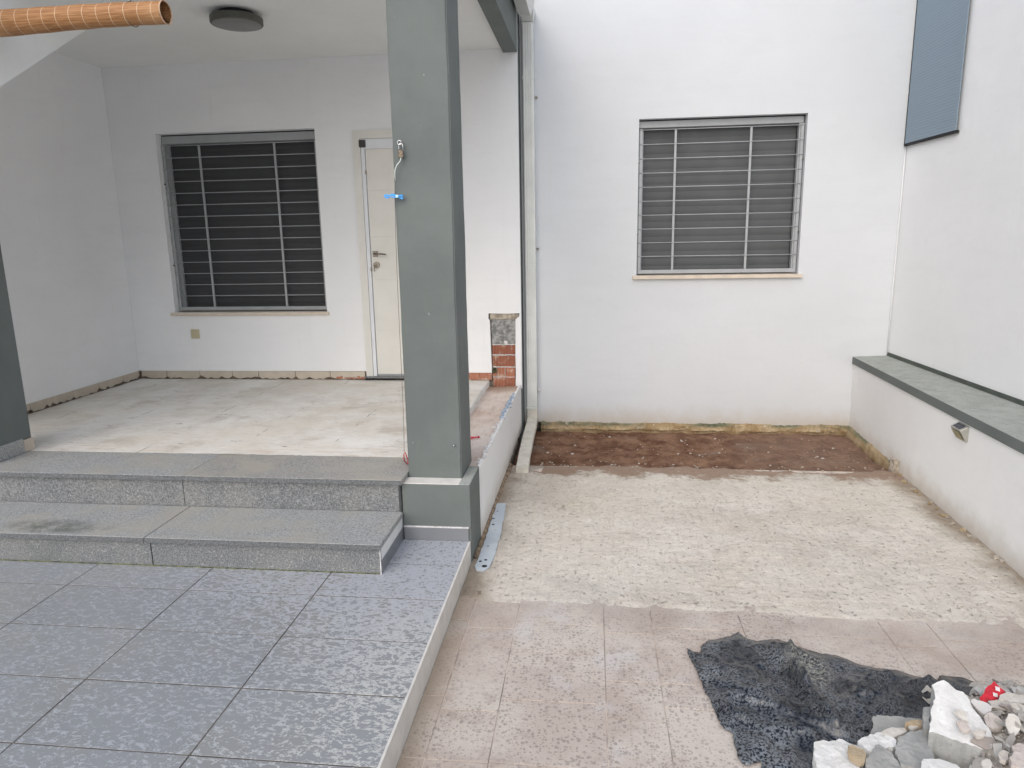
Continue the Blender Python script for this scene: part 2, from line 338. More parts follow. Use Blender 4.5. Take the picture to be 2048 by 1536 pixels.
def soil():
    s = NT('red_brown_soil')
    c = s.mix(s.ramp(s.noise(5, 6, .7), .35, .65), (.135, .066, .040), (.31, .185, .12))
    c = s.mix(s.math('MULTIPLY', s.ramp(s.noise(2.2, 4, .6, s.mapv(s.pos, loc=(3, 3, 0))), .52, .7), .6), c, (.32, .25, .20))
    xr = s.ramp(s.math('ADD', s.xyz()[0], s.noise(2, 4)), 1.2, 2.4); c = s.mix(s.math('MULTIPLY', xr, .5), c, (.27, .19, .145))
    c = s.mix(s.ramp(s.noise(48, 4, .6), .66, .72), c, (.42, .34, .27)); c = s.mix(s.ramp(s.noise(33, 4, .7, s.mapv(s.pos, loc=(8, 1, 0))), .60, .70), c, (.045, .026, .017))
    return s.fin(c, .95, s.bump(s.noise(35, 8, .8), .018, 1), 0, .15)
M_soil = soil()
def footing():
    s = NT('exposed_footing')
    c = s.mix(s.ramp(s.noise(8, 6, .7), .35, .65), (.33, .235, .125), (.47, .37, .235))
    z = s.xyz()[2]; c = s.mix(s.math('MULTIPLY', s.ramp(s.math('ADD', z, s.math('MULTIPLY', s.noise(12, 4), .03)), -.115, -.085), s.ramp(s.noise(2.2, 3, .5), .42, .6)), c, (.16, .175, .115))
    c = s.mix(s.ramp(s.noise(30, 5, .7), .62, .70), c, (.13, .09, .06)); c = s.mix(s.ramp(s.noise(17, 4, .7, s.mapv(s.pos, loc=(2, 2, 2))), .62, .7), c, (.55, .50, .42))
    return s.fin(c, .92, s.bump(s.noise(28, 7, .75), .012, 1), 0, .2)
M_foot = footing()
def brickm():
    s = NT('hollow_brick'); r = s.rnd()
    c = s.mix(r, (.42, .165, .105), (.52, .24, .155))
    c = s.mix(s.ramp(s.noise(22, 5, .7), .55, .72), c, (.52, .40, .32)); c = s.mix(s.ramp(s.noise(35, 3, .6), .66, .72), c, (.14, .06, .045))
    w = s.n('TexWave'); w.bands_direction = 'X'; w.inputs['Scale'].default_value = 22; w.inputs['Distortion'].default_value = .6; s.l(s.pos, w.inputs['Vector'])
    c = s.mix(s.math('MULTIPLY', s.ramp(w.outputs['Fac'], .45, .1), .7), c, (.17, .07, .05))
    c = s.mix(s.math('MULTIPLY', s.ramp(s.noise(14, 5, .7, s.mapv(s.pos, loc=(3, 0, 3))), .52, .66), .7), c, (.60, .50, .42))
    return s.fin(c, .9, s.bump(w.outputs['Fac'], .003, .9, s.bump(s.noise(60, 5, .7), .003, 1)), 0, .2)
M_brick = brickm()
M_conc = simple('grey_concrete_block', (.27, .275, .27), .92, .38, 30, .006)
M_cap = simple('old_mortar', (.42, .37, .30), .92, .3, 28, .006)
def ledge_m():
    s = NT('pinkish_bedding_mortar')
    c = s.mix(s.ramp(s.noise(3, 6, .65), .35, .65), (.62, .50, .43), (.74, .66, .60)); x = s.xyz()
    c = s.mix(s.math('MULTIPLY', s.ramp(s.noise(9, 6, .7, s.mapv(s.pos, (2.5, .6, 1))), .5, .68), .45), c, (.42, .29, .22))
    c = s.mix(s.ramp(x[1], 6.25, 6.6), c, (.42, .31, .24))
    return s.fin(c, .9, s.bump(s.noise(35, 6, .7), .006, .9), 0, .2)
M_ledge = ledge_m()
M_lip = simple('broken_render_edge', (.68, .655, .65), .85, .16, 45, .004)
M_blue = simple('blue_grey_adhesive', (.34, .42, .53), .7, .35, 60, .003)
M_skirt = simple('beige_skirting_tile', (.52, .46, .38), .45, .06, 9)
M_marble = simple('cream_marble_sill', (.62, .54, .45), .35, .06, 12)
M_alu = simple('grey_aluminium', (.36, .38, .385), .42, .05, 8)
M_alul = simple('light_grey_aluminium', (.37, .39, .405), .4, .05, 8)
M_slat = simple('dark_grey_shutter', (.042, .045, .047), .7, .06, 5)
M_slat2 = simple('grey_shutter', (.088, .094, .098), .7, .06, 5)
M_dark = simple('black_gap', (.01, .01, .011), .8)
M_rod = simple('galvanised_rod', (.40, .42, .44), .45, .06, 8)
M_doorf = simple('cream_door_frame', (.70, .69, .65), .4, .03, 4)
M_door = simple('cream_door', (.70, .69, .645), .35, .03, 3)
M_film = simple('white_protective_film', (.72, .74, .78), .4, .03, 6)
M_black = simple('black_plastic', (.004, .004, .005), .35)
M_nickel = simple('brushed_nickel', (.22, .20, .175), .35, .1, 40, 0, .85)
M_steel = simple('bright_steel', (.55, .56, .57), .25, .08, 40, 0, .9)
M_rust = simple('tarnished_brass', (.19, .15, .11), .55, .35, 120, 0, .5)
M_pvc = simple('grey_white_pvc', (.70, .72, .70), .4, .05, 5)
M_pvcd = simple('dusty_cream_pvc', (.68, .65, .57), .65, .10, 12, .001)
M_string = simple('white_string', (.62, .66, .62), .8, .1, 60)
M_wire = simple('dark_wire', (.10, .09, .085), .6, .2, 60)
M_red = simple('red_string', (.55, .03, .06), .6, .2, 50)
M_bluep = simple('bright_blue_plastic', (.02, .30, .78), .3, .1, 60)
M_paleblue = simple('pale_blue_plastic', (.42, .68, .92), .3, .1, 60)
M_socket = simple('yellowed_plastic', (.52, .46, .31), .4, .06, 20)
M_lampb = simple('olive_grey_plastic', (.085, .086, .07), .5, .1, 12)
M_lampg = simple('opal_diffuser', (.20, .205, .20), .35, .06, 6)
M_solar = simple('solar_cell', (.012, .014, .03), .2, .3, 60)
M_solarb = simple('brushed_steel_lamp', (.42, .41, .37), .4, .08, 40, 0, .5)
M_solard = simple('amber_diffuser', (.30, .27, .15), .4, .25, 50)
M_olive = simple('dark_olive', (.11, .12, .055), .95, .5, 30, .006)
def blind_screen():
    s = NT('blue_grey_screen'); z = s.xyz()
    w = s.n('TexWave'); w.bands_direction = 'Z'; w.inputs['Scale'].default_value = 14; w.inputs['Distortion'].default_value = .4; s.l(s.pos, w.inputs['Vector'])
    c = s.mix(s.math('MULTIPLY', w.outputs['Fac'], .35), (.20, .265, .325), (.225, .295, .355))
    return s.fin(c, .5, s.bump(w.outputs['Fac'], .0015, .5))
M_panel = blind_screen()
def bamboo():
    s = NT('woven_bamboo'); v = s.obj()
    n = s.noise(1, 3, .6, s.mapv(v, (2.5, 160, 160))); n2 = s.noise(2.5, 3, .6, v)
    c = s.mix(s.ramp(n, .35, .65), (.27, .125, .048), (.43, .225, .10)); c = s.mix(s.math('MULTIPLY', s.ramp(n2, .45, .7), .4), c, (.58, .36, .19))
    x = s.xyz(v); f = s.math('ABSOLUTE', s.math('SUBTRACT', s.math('FRACT', s.math('MULTIPLY', s.math('ADD', x[0], s.math('MULTIPLY', s.noise(30, 2, .5, v), .006)), 1/.075)), .5))
    th = s.ramp(f, .035, .012); c = s.mix(s.math('MULTIPLY', th, .6), c, (.70, .56, .40))
    return s.fin(c, .6, s.bump(n, .0015, .8), 0, .3)
M_bamboo = bamboo()
def sheetm():
    s = NT('dust_sheen_black_plastic')
    drops = s.noise(105, 3, .6, None, .3); patch = s.noise(3.2, 5, .65)
    dusty = s.math('MULTIPLY', s.ramp(drops, .42, .55), s.math('MULTIPLY', s.mr(s.ramp(patch, .36, .62), 0, 1, .15, 1), s.mr(s.xyz()[0], .6, 1.3, 1, .35)))  # dust, with highlights painted into it, brighter toward the left
    c = s.mix(dusty, (.011, .012, .016), (.20, .22, .24))
    x = s.xyz(); d = s.math('ADD', s.math('POWER', s.math('MULTIPLY', s.math('ADD', x[0], -.925), 9), 2), s.math('POWER', s.math('MULTIPLY', s.math('ADD', x[1], -2.86), 5.5), 2))
    c = s.mix(s.math('MULTIPLY', s.math('MULTIPLY', s.ramp(d, 1.1, .1), s.ramp(s.noise(70, 4, .7), .46, .60)), .8), c, (.36, .355, .30))
    r = s.mr(dusty, 0, 1, .16, .5)
    return s.fin(c, r, s.bump(s.noise(22, 4, .55), .004, .5), 0, .6)
M_sheet = sheetm()
def rubble(name, c0, c1, sp=(.30, .26, .22)):
    s = NT(name); v = s.obj(); r = s.rnd()
    c = s.mix(s.ramp(s.noise(14, 5, .7, v), .35, .65), c0, c1); c = s.mix(s.math('MULTIPLY', r, .35), c, sp)
    c = s.mix(s.math('MULTIPLY', s.ramp(s.noise(60, 4, .6, v), .60, .72), .5), c, sp)
    return s.fin(c, .9, s.bump(s.noise(70, 6, .75, v), .004, .9), 0, .2)
M_rwhite = rubble('white_plaster_rubble', (.66, .66, .64), (.76, .765, .755), (.50, .46, .40))
M_rcream = rubble('cream_mortar_rubble', (.58, .55, .50), (.72, .695, .65), (.42, .37, .32))
M_rgrey = rubble('grey_concrete_rubble', (.34, .35, .34), (.46, .465, .45), (.28, .27, .25))
M_rtan = rubble('tan_rubble', (.42, .33, .22), (.52, .44, .32), (.32, .25, .17))
M_rpink = rubble('pinkish_rubble', (.52, .46, .425), (.62, .57, .53), (.42, .35, .31))
M_ceramic = simple('glazed_ceramic', (.62, .61, .60), .2, .05, 20)
M_redp = simple('red_glossy_sheet', (.50, .015, .03), .3, .25, 45)
def strip_m():
    s = NT('pale_blue_film')
    c = s.mix(s.ramp(s.noise(6, 4, .6), .4, .65), (.50, .56, .61), (.60, .65, .69)); c = s.mix(s.ramp(s.noise(20, 3, .6), .70, .73), c, (.03, .03, .03))
    return s.fin(c, .5, s.bump(s.noise(12, 4), .006, .7))
M_strip = strip_m()
M_ground = simple('bounce_ground', (.58, .57, .55), .9, .1, 2)  # kept pale so the unseen ground bounces light into the porch
M_edge = simple('cream_edge_paint', (.66, .64, .60), .7, .06, 14, .001)
M_gapbrown = simple('dark_gap_brown', (.14, .105, .08), .95, .4, 40, .004)  # dark brown of the strip behind the skirting gaps
# outlines of the larger broken pieces (world metres) and the sheet with its folds
CHUNKS={'A':([(1.239,2.462,0.09),(1.289,2.483,0.099),(1.318,2.449,0.085),(1.338,2.443,0.082),(1.348,2.412,0.069),(1.345,2.398,0.063),(1.36,2.337,0.038),(1.37,2.307,0.025),(1.362,2.235,-0.005),(1.297,2.256,0.004),(1.231,2.274,0.012),(1.201,2.287,0.017),(1.163,2.294,0.02),(1.172,2.308,0.026),(1.209,2.383,0.057),(1.232,2.413,0.07),(1.24,2.442,0.082)],0.125),'post':([(1.202,2.426,0.023),(1.234,2.431,0.024),(1.219,2.408,0.018),(1.184,2.336,-0.0),(1.167,2.335,-0.0),(1.182,2.378,0.011)],0.05),'B1':([(0.792,2.31,-0.056),(0.827,2.32,-0.055),(0.844,2.314,-0.056),(0.882,2.329,-0.053),(0.957,2.294,-0.059),(0.96,2.278,-0.061),(0.912,2.247,-0.066),(0.913,2.204,-0.072),(0.777,2.185,-0.075),(0.77,2.209,-0.071),(0.772,2.236,-0.067)],0.05),'B2':([(0.89,2.261,-0.024),(0.908,2.263,-0.024),(0.937,2.245,-0.025),(0.935,2.224,-0.027),(0.925,2.204,-0.029),(0.908,2.198,-0.03),(0.892,2.215,-0.028),(0.878,2.226,-0.027)],0.03),'B3':([(0.94,2.312,-0.044),(0.959,2.328,-0.042),(1.028,2.358,-0.039),(1.066,2.336,-0.041),(1.075,2.325,-0.042),(1.062,2.298,-0.046),(1.015,2.28,-0.048),(0.971,2.262,-0.05),(0.952,2.283,-0.047)],0.035),'B4':([(1.051,2.472,-0.059),(1.064,2.473,-0.059),(1.066,2.479,-0.057),(1.218,2.475,-0.058),(1.228,2.458,-0.063),(1.209,2.417,-0.075),(1.121,2.398,-0.08),(1.045,2.393,-0.081),(1.017,2.391,-0.082)],0.014),'B5':([(1.033,2.357,-0.038),(1.066,2.379,-0.036),(1.125,2.385,-0.035),(1.128,2.369,-0.037),(1.098,2.35,-0.039),(1.065,2.335,-0.04),(1.035,2.339,-0.04)],0.02),'B6':([(1.13,2.395,-0.019),(1.161,2.409,-0.018),(1.202,2.407,-0.018),(1.23,2.403,-0.018),(1.218,2.393,-0.02),(1.18,2.388,-0.02),(1.158,2.391,-0.02)],0.014),'B6b':([(1.138,2.388,-0.03),(1.162,2.403,-0.03),(1.193,2.401,-0.03),(1.171,2.386,-0.03),(1.154,2.377,-0.03),(1.139,2.374,-0.03)],0.014),'B7':([(1.086,2.332,-0.031),(1.171,2.37,-0.027),(1.215,2.369,-0.027),(1.213,2.343,-0.03),(1.175,2.283,-0.036),(1.158,2.227,-0.041),(1.133,2.192,-0.045),(1.039,2.201,-0.044),(1.043,2.258,-0.038),(1.062,2.294,-0.035)],0.06),'B8':([(0.968,2.255,-0.042),(0.989,2.288,-0.038),(1.006,2.293,-0.038),(1.036,2.249,-0.043),(1.039,2.189,-0.05),(0.924,2.18,-0.051),(0.936,2.225,-0.046)],0.05),'B9':([(1.068,2.13,-0.0),(1.087,2.168,0.005),(1.097,2.179,0.006),(1.146,2.181,0.006),(1.168,2.175,0.005),(1.192,2.163,0.004),(1.206,2.141,0.001)],0.05),'D1':([(1.423,2.483,0.024),(1.425,2.492,0.031),(1.453,2.515,0.05),(1.493,2.539,0.069),(1.499,2.533,0.064),(1.509,2.521,0.054),(1.522,2.511,0.046),(1.497,2.5,0.038),(1.485,2.488,0.028),(1.452,2.486,0.026),(1.444,2.478,0.02)],0.004),'E1':([(1.488,2.485,0.05),(1.52,2.498,0.052),(1.553,2.491,0.051),(1.576,2.483,0.049),(1.56,2.454,0.045),(1.511,2.455,0.045),(1.492,2.461,0.046),(1.476,2.466,0.047)],0.018),'E2':([(1.439,2.465,0.04),(1.474,2.469,0.04),(1.504,2.457,0.039),(1.518,2.432,0.036),(1.492,2.417,0.035),(1.46,2.424,0.036),(1.435,2.432,0.036)],0.012),'E3':([(1.421,2.314,0.094),(1.439,2.316,0.097),(1.449,2.301,0.09),(1.444,2.278,0.078),(1.423,2.256,0.065),(1.409,2.249,0.06),(1.397,2.261,0.065),(1.397,2.283,0.076)],0.02),'E4':([(1.373,2.364,0.045),(1.402,2.38,0.05),(1.418,2.362,0.044),(1.429,2.34,0.038),(1.408,2.324,0.033),(1.38,2.315,0.03),(1.365,2.329,0.034)],0.03),'E5':([(1.321,2.118,0.078),(1.35,2.14,0.083),(1.382,2.14,0.083),(1.348,2.076,0.07),(1.31,2.085,0.072)],0.05),'E6':([(1.311,2.158,0.055),(1.337,2.177,0.058),(1.35,2.169,0.057),(1.337,2.146,0.052),(1.323,2.135,0.05),(1.308,2.141,0.051)],0.03),'E7':([(1.244,2.122,0.055),(1.272,2.131,0.057),(1.272,2.114,0.053),(1.258,2.097,0.05),(1.235,2.095,0.05)],0.03),'E8':([(1.26,2.34,0.071),(1.282,2.353,0.077),(1.296,2.345,0.073),(1.297,2.316,0.06),(1.284,2.316,0.06),(1.268,2.33,0.066)],0.02),'E9':([(1.248,2.296,0.062),(1.274,2.306,0.066),(1.284,2.289,0.059),(1.287,2.276,0.053),(1.262,2.268,0.05),(1.25,2.28,0.055)],0.02),'E10':([(1.288,2.268,0.049),(1.323,2.284,0.055),(1.336,2.276,0.052),(1.321,2.257,0.045),(1.295,2.255,0.044)],0.025),'E11':([(1.477,2.412,0.067),(1.506,2.417,0.068),(1.529,2.402,0.065),(1.516,2.378,0.06),(1.495,2.388,0.062),(1.48,2.401,0.065)],0.012),'E12':([(1.356,2.172,0.079),(1.382,2.184,0.081),(1.405,2.181,0.081),(1.39,2.153,0.075),(1.352,2.15,0.074)],0.03),'C':([(1.368,2.445,0.046),(1.383,2.453,0.051),(1.394,2.448,0.047),(1.425,2.441,0.043),(1.435,2.432,0.036),(1.428,2.421,0.028),(1.4,2.409,0.02),(1.388,2.418,0.026),(1.377,2.43,0.034)],0.012)}
SHEET=[(0.437,2.987),(0.461,2.962),(0.49,2.958),(0.511,3.021),(0.544,3.059),(0.601,3.079),(0.653,3.105),(0.695,3.145),(0.721,3.096),(0.769,3.071),(0.828,3.093),(0.867,3.097),(0.925,3.056),(0.975,3.019),(1.033,2.991),(1.084,2.988),(1.12,2.965),(1.147,2.939),(1.175,2.919),(1.239,2.899),(1.313,2.894),(1.362,2.861),(1.409,2.842),(1.448,2.831),(1.468,2.868),(1.51,2.871),(1.562,2.867),(1.606,2.833),(1.644,2.816),(1.693,2.809),(1.681,2.667),(1.605,2.496),(1.482,2.274),(0.804,2.18),(0.609,2.162),(0.597,2.207),(0.607,2.29),(0.562,2.261),(0.541,2.271),(0.533,2.292),(0.53,2.371),(0.535,2.431),(0.507,2.453),(0.496,2.501),(0.485,2.592),(0.475,2.657),(0.467,2.724),(0.46,2.795),(0.452,2.857),(0.444,2.894)]
FOLDS=[[(0.899,3.013),(0.859,2.806),(0.877,2.627),(0.916,2.452)],[(0.566,2.632),(0.708,2.581),(0.838,2.492),(0.914,2.447)],[(0.801,2.978),(0.86,2.759),(0.915,2.579),(0.931,2.501)],[(0.917,2.447),(1.036,2.559),(1.149,2.694),(1.214,2.778)],[(1.073,2.666),(1.15,2.662),(1.317,2.753),(1.415,2.796)],[(1.097,2.734),(1.197,2.823),(1.258,2.84)],[(0.935,2.444),(1.052,2.483),(1.187,2.593),(1.342,2.658)],[(0.495,2.615),(0.548,2.536),(0.651,2.447),(0.831,2.425)]]

# ------------------------------------------------------------------ ground and floors (setting)
def struct(o, label=None): tag(o, label, None, None, 'structure'); return o
struct(box('ground', -40, 40, -40, 40, -.50, -.34, M_ground))  # unseen ground sheet, added for its bounce light
# raised terrace of wide grey tiles
terr = struct(box('terrace_floor', -8.0, -.705, -3.5, 3.80, -.34, -.0026, M_djoint))
box('white_edge', -.7055, -.6935, -3.5, 3.772, -.34, -.0015, M_edge, terr)
tx = [-.7005]; 
while tx[-1] > -7.5: tx.append(tx[-1]-.663)
ty = [3.459]
while ty[-1] > -3.2: ty.append(ty[-1]-.3706)
tile_cache = {}
def tile_mesh(w, d, mat, h=.012, bev=.0007):
    k = (round(w, 3), round(d, 3), mat.name)
    if k not in tile_cache:
        bm = bmesh.new(); bm_box(bm, 0, w, 0, d, -h, 0, bev)
        bmesh.ops.recalc_face_normals(bm, faces=bm.faces); me = bpy.data.meshes.new('tile'); bm.to_mesh(me); bm.free(); me.materials.append(mat)
        tile_cache[k] = me
    return tile_cache[k]
def put_tile(name, x0, x1, y0, y1, z, mat, parent, g=.0028):
    o = bpy.data.objects.new(name, tile_mesh(x1-x0-2*g, y1-y0-2*g*1.3, mat)); o.location = Vector((x0+g, y0+g*1.3, z))-ORG[parent.name]
    link(o, parent, (x0, y0, z)); return o
for i in range(len(tx)-1):
    for j in range(len(ty)-1):
        if ty[j] < .9 and tx[i] < -4.2: continue
        y1 = ty[j]; 
        put_tile('tile', tx[i+1], tx[i], ty[j+1], y1, random.uniform(-.0008, .0008), M_tile, terr)
put_tile('tile', tx[1]+.20, tx[0], 3.459, 3.775, 0, M_tile, terr)
# lower yard: base, bare mortar, old paving tiles
yard = struct(box('yard_pavement', -.693, 2.75, -3.5, 5.60, -.34, -.1445, M_joint))
cols = [-.693, -.60, -.365, .065, .297, .727, .955, 1.385, 1.61, 2.04, 2.40]
rowsA = [3.41, 3.155, 2.91, 2.565, 2.205, 1.96, 1.60, 1.35, 1.0]
rowsB = [3.41, 3.10, 2.725, 2.48, 2.20, 1.84, 1.60, 1.24, 1.0]
rowsC = [3.41, 3.165, 3.08, 2.725, 2.57, 2.205, 1.84, 1.49, 1.0]
for i in range(len(cols)-1):
    rw = (rowsA, rowsB, rowsC)[(0, 1, 0, 1, 2, 2, 0, 1, 2, 0)[i]]
    for a, b in zip(rw, rw[1:]):
        put_tile('paving_tile', cols[i], cols[i+1], b, a, -.1405+random.uniform(-.0022, .0010), M_pave, yard, .0019)
for x in lin(-.693, 2.4, 8)[:-1]:
    for k in range(6): put_tile('paving_tile', x, x+.3866, 1.0-.36*(k+1), 1.0-.36*k, -.1405, M_pave, yard, .0019)
# bare bedding mortar
def ymz(x, y):
    return -.1375+.006*N3(x, y, 0, 3.2)+.004*N3(x, y, 4, 11)+.0025*N3(x, y, 9, 30)
xs = lin(-.692, 2.52, 200); ys = lin(0, 1, 150)
vs = []; 
for b in ys:
    for x in xs:
        f = 3.348-.019*(x+.7)+.012*N3(x, 0, 3, 2.2)+.006*N3(x, 0, 1, 25)
        bk = 5.60+.05*math.sin(x*2.1+.6)+.10*N3(x, 7, 3, 3)+.05*N3(x, 2, 2, 10)+.015*N3(x, 4, 2, 40)+(.10 if x > 1.9 else 0)*(x-1.9)/.5-(.16 if x < -.4 else 0)
        y = f+(bk-f)*b; z = ymz(x, y)
        e = min(1, b/.02); z = -.1435+(z+.1435)*e
        e2 = min(1, (1-b)/.012); z = -.19+(z+.19)*e2
        vs.append((x, y, z))
W = len(xs)
fs = [(j*W+i, j*W+i+1, (j+1)*W+i+1, (j+1)*W+i) for j in range(len(ys)-1) for i in range(W-1)]
struct(mk('bedding_mortar', vs, fs, M_ymort, None, (0, 3.3, -.14), True))
# soil left where the back row of tiles was taken up
def soz(x, y):
    z = -.185+.018*N3(x, y, 0, 2.4)+.016*N3(x, y, 3, 7)+.010*N3(x, y, 5, 19)+.006*N3(x, y, 5, 45)
    z -= .045*math.exp(-((x-.95)**2/.02+(y-6.28)**2/.02)); z -= .05*math.exp(-((x+.38)**2/.04+(y-5.75)**2/.06))
    if x < -.56: z -= .07*min(1, (-.56-x)/.06)
    return z
struct(grid('soil_strip', lin(-.69, 2.55, 260), lin(5.30, 6.84, 120), soz, M_soil, None, (0, 5.4, -.2)))
rs = random.Random(3); bm = bmesh.new()
for k in range(130):
    x, y = rs.uniform(-.5, 2.36), rs.uniform(5.55, 6.7); r = rs.choice((.003, .004, .004, .005, .006, .010))*rs.uniform(.7, 1.2)
    m = Matrix.Translation((x, y, soz(x, y)+r*.3)) @ Matrix.Rotation(rs.uniform(0, 6), 4, 'Z') @ Matrix.Diagonal((r*rs.uniform(.8, 1.6), r, r*.6, 1))
    bmesh.ops.create_icosphere(bm, subdivisions=1, radius=1, matrix=m)
o = from_bm('soil_pebbles', bm, M_rcream, None, (0, 6, -.18)); tag(o, 'pale pebbles and mortar crumbs strewn over the red brown soil', 'pebbles', None, 'stuff')

# ------------------------------------------------------------------ porch platform
porch = struct(box('porch_platform', -8.0, -.81, 4.05, 6.6, -.34, .30, M_cap))
def pfz(x, y):
    return .372+.003*N3(x, y, 0, 2)+.0022*N3(x, y, 3, 9)+.0012*N3(x, y, 5, 28)
xs = lin(-4.575, -.97, 190); ys = lin(4.165, 6.612, 130); vs = []
for y in ys:
    for i, x in enumerate(xs):
        ex = -.972-.004*(y-5)+.010*N3(0, y, 1, 4)+.006*N3(0, y, 8, 22)
        t = (x+4.575)/(3.605); vs.append((-4.575+(ex+4.575)*t, y, pfz(x, y)))
W = len(xs); fs = [(j*W+i, j*W+i+1, (j+1)*W+i+1, (j+1)*W+i) for j in range(len(ys)-1) for i in range(W-1)]
b0 = len(vs)
for j in range(len(ys)):
    p = vs[j*W+W-1]; vs.append((p[0]-.006+.008*N3(0, p[1], 3, 30), p[1], .295))
for j in range(len(ys)-1): fs.append((j*W+W-1, b0+j, b0+j+1, (j+1)*W+W-1))
struct(mk('porch_floor_mortar', vs, fs, [M_pmort], None, (-2.5, 4.2, .37), True))
# ledge and white side wall of the porch
side = thing('porch_side_wall', (-.68, 5.3, -.3), 'low white side wall under the porch edge with a broken top and pinkish mortar ledge', 'wall')
def sx(y): return -.684+.010*(y-4.1)/2.5
bm = bmesh.new()
ys = lin(4.118, 6.60, 150); zs = lin(-.33, 1, 14)
def toplip(y): return .337+.010*N3(0, y, 2, 6)+.010*N3(0, y, 5, 21)+.006*N3(0, y, 1, 55)
def botlip(y):
    if y > 5.62: return -.115+.02*N3(0, y, 5, 9)
    return -.34
rows = []
for y in ys:
    t = toplip(y); bz = botlip(y)
    rows.append([bm.verts.new((sx(y)+.0015*N3(y, k, 0, 3), y, bz+(t-bz)*k/8)) for k in range(9)]+[bm.verts.new((sx(y)-.016+.008*N3(0, y, 9, 25), y, t+.002)), bm.verts.new((sx(y)-.022, y, .24)), bm.verts.new((sx(y)-.022, y, bz))])
for a, b in zip(rows, rows[1:]):
    n = len(a)
    for k in range(n): bm.faces.new((a[k], b[k], b[(k+1) % n], a[(k+1) % n]))
bm.faces.new(rows[0]); bm.faces.new(list(reversed(rows[-1])))
from_bm('render_coat', bm, M_low, side)
box('wall_core', -.81, -.712, 4.13, 6.59, -.33, .28, M_cap, side)
grid('ledge_mortar', lin(-.985, -.702, 22), lin(4.11, 6.60, 130), lambda x, y: .308+.010*(x+.98)/.28+.004*N3(x, y, 0, 6)+.003*N3(x, y, 2, 25)+(.012*max(0, 1-(x+.985)/.03)), M_ledge, side)
# broken bits along the rim
rs = random.Random(12)
rock_meshes = []
def rock_mesh(seed, flat=.45):
    r = random.Random(seed); bm = bmesh.new(); bmesh.ops.create_icosphere(bm, subdivisions=1, radius=1)
    for v in bm.verts: v.co *= r.uniform(.72, 1.15)
    for v in bm.verts: v.co.z *= flat
    me = bpy.data.meshes.new('rock'); bm.to_mesh(me); bm.free(); return me
for k in range(46):
    y = 4.2+2.0*k/46+rs.uniform(-.02, .02); s = rs.uniform(.008, .019); 
    o = bpy.data.objects.new('render_fragment', rock_mesh(k % 6)); o.data.materials.append(M_blue if (y > 5.25 and rs.random() < .75) else M_lip)
    p = Vector((sx(y)-rs.uniform(.004, .035), y, toplip(y)+.001)); o.location = p-ORG[side.name]; o.scale = (s, s*rs.uniform(.8, 1.7), s*.8); o.rotation_euler = (rs.uniform(-.5, .5), rs.uniform(-.5, .5), rs.uniform(0, 6)); link(o, side, p)
for k in range(15):
    y = 5.30+.88*k/15; p0 = Vector((sx(y)-.02, y, toplip(y)+.006))
    bm = bmesh.new(); bm_box(bm, -.012, .010, -.034, .034, -.004, .004, .0015)
    o = from_bm('blue_adhesive_smear', bm, M_blue, side, None); o.location = p0-ORG[side.name]; 
    o.data.transform(Matrix.Translation(ORG[side.name])); o.rotation_euler = (rs.uniform(-.2, .2), .25, rs.uniform(-.35, .35)); ORG[o.name] = p0
# brown broken margin at the wall foot
bm = bmesh.new(); ys = lin(3.82, 5.60, 120); rows = []
for y in ys:
    w = .020+.012*N3(0, y, 3, 9)+.006*N3(0, y, 1, 40)
    rows.append([bm.verts.new((sx(y)-.012, y, -.16)), bm.verts.new((sx(y)-.001, y, -.118+.008*N3(0, y, 4, 14))), bm.verts.new((sx(y)+w*.5, y, -.124+.008*N3(0, y, 7, 22))), bm.verts.new((sx(y)+w+.012, y, -.145))])
for a, b in zip(rows, rows[1:]):
    for k in range(3): bm.faces.new((a[k], b[k], b[k+1], a[k+1]))
from_bm('footing_margin', bm, simple('damp_earthy_margin', (.27, .20, .135), .95, .4, 30, .008), side, None, True)

# ------------------------------------------------------------------ porch back wall
pw = thing('porch_back_wall', (-2.6, 6.6, .37), 'white back wall of the porch with dark shuttered window, cream door and brick notch', 'wall')
Y = 6.6
wl, wr, wb, wt = -4.115, -2.55, 1.045, 2.732
dl, dr, dt = -2.186, -1.22, 2.69
notch = jag([(-.948, .30), (-.955, .60), (-.962, .955), (-.975, .965), (-.972, 1.018), (-.800, 1.016), (-.680, 1.018), (-.684, .985), (-.722, .955), (-.724, .62), (-.728, .30)], .035, .0035, 4)
outer = [(-4.70, .455), (dl+.01, .458), (dl+.01, dt-.008), (dr-.01, dt-.008), (dr-.01, .448), (-.953, .448), (-.957, .62), (-.963, .955), (-.976, .963), (-.973, 1.018), (-.800, 1.014), (-.679, 1.018), (-.684, .985), (-.718, .958), (-.720, .80), (-.724, .62), (-.722, .45), (-.728, .296), (-.664, .296), (-.664, 5.6), (-4.70, 5.6)]
prism('plaster', outer, 'y', Y, Y+.028, M_wall, pw, holes=[[(wl, wb), (wr, wb), (wr, wt), (wl, wt)]])
# masonry behind the plaster, with the window and door openings
core = [(-4.70, -.3), (-.70, -.3), (-.70, 5.6), (-4.70, 5.6)]
prism('masonry', core, 'y', Y+.056, Y+.30, M_cap, pw, holes=[[(wl-.002, wb-.03), (wr+.002, wb-.03), (wr+.002, wt+.002), (wl-.002, wt+.002)], [(dl+.02, .40), (dr-.02, .40), (dr-.02, dt-.02), (dl+.02, dt-.02)]])
for a in ((wl-.03, wl, wb, wt), (wr, wr+.03, wb, wt), (wl-.03, wr+.03, wt, wt+.03)):
    box('reveal', a[0], a[1], Y+.0285, Y+.30, a[2], a[3], M_wall, pw)
box('return_face', -.7, -.6625, Y+.0285, 6.80, -.33, 5.6, M_greendk if False else M_green, pw)
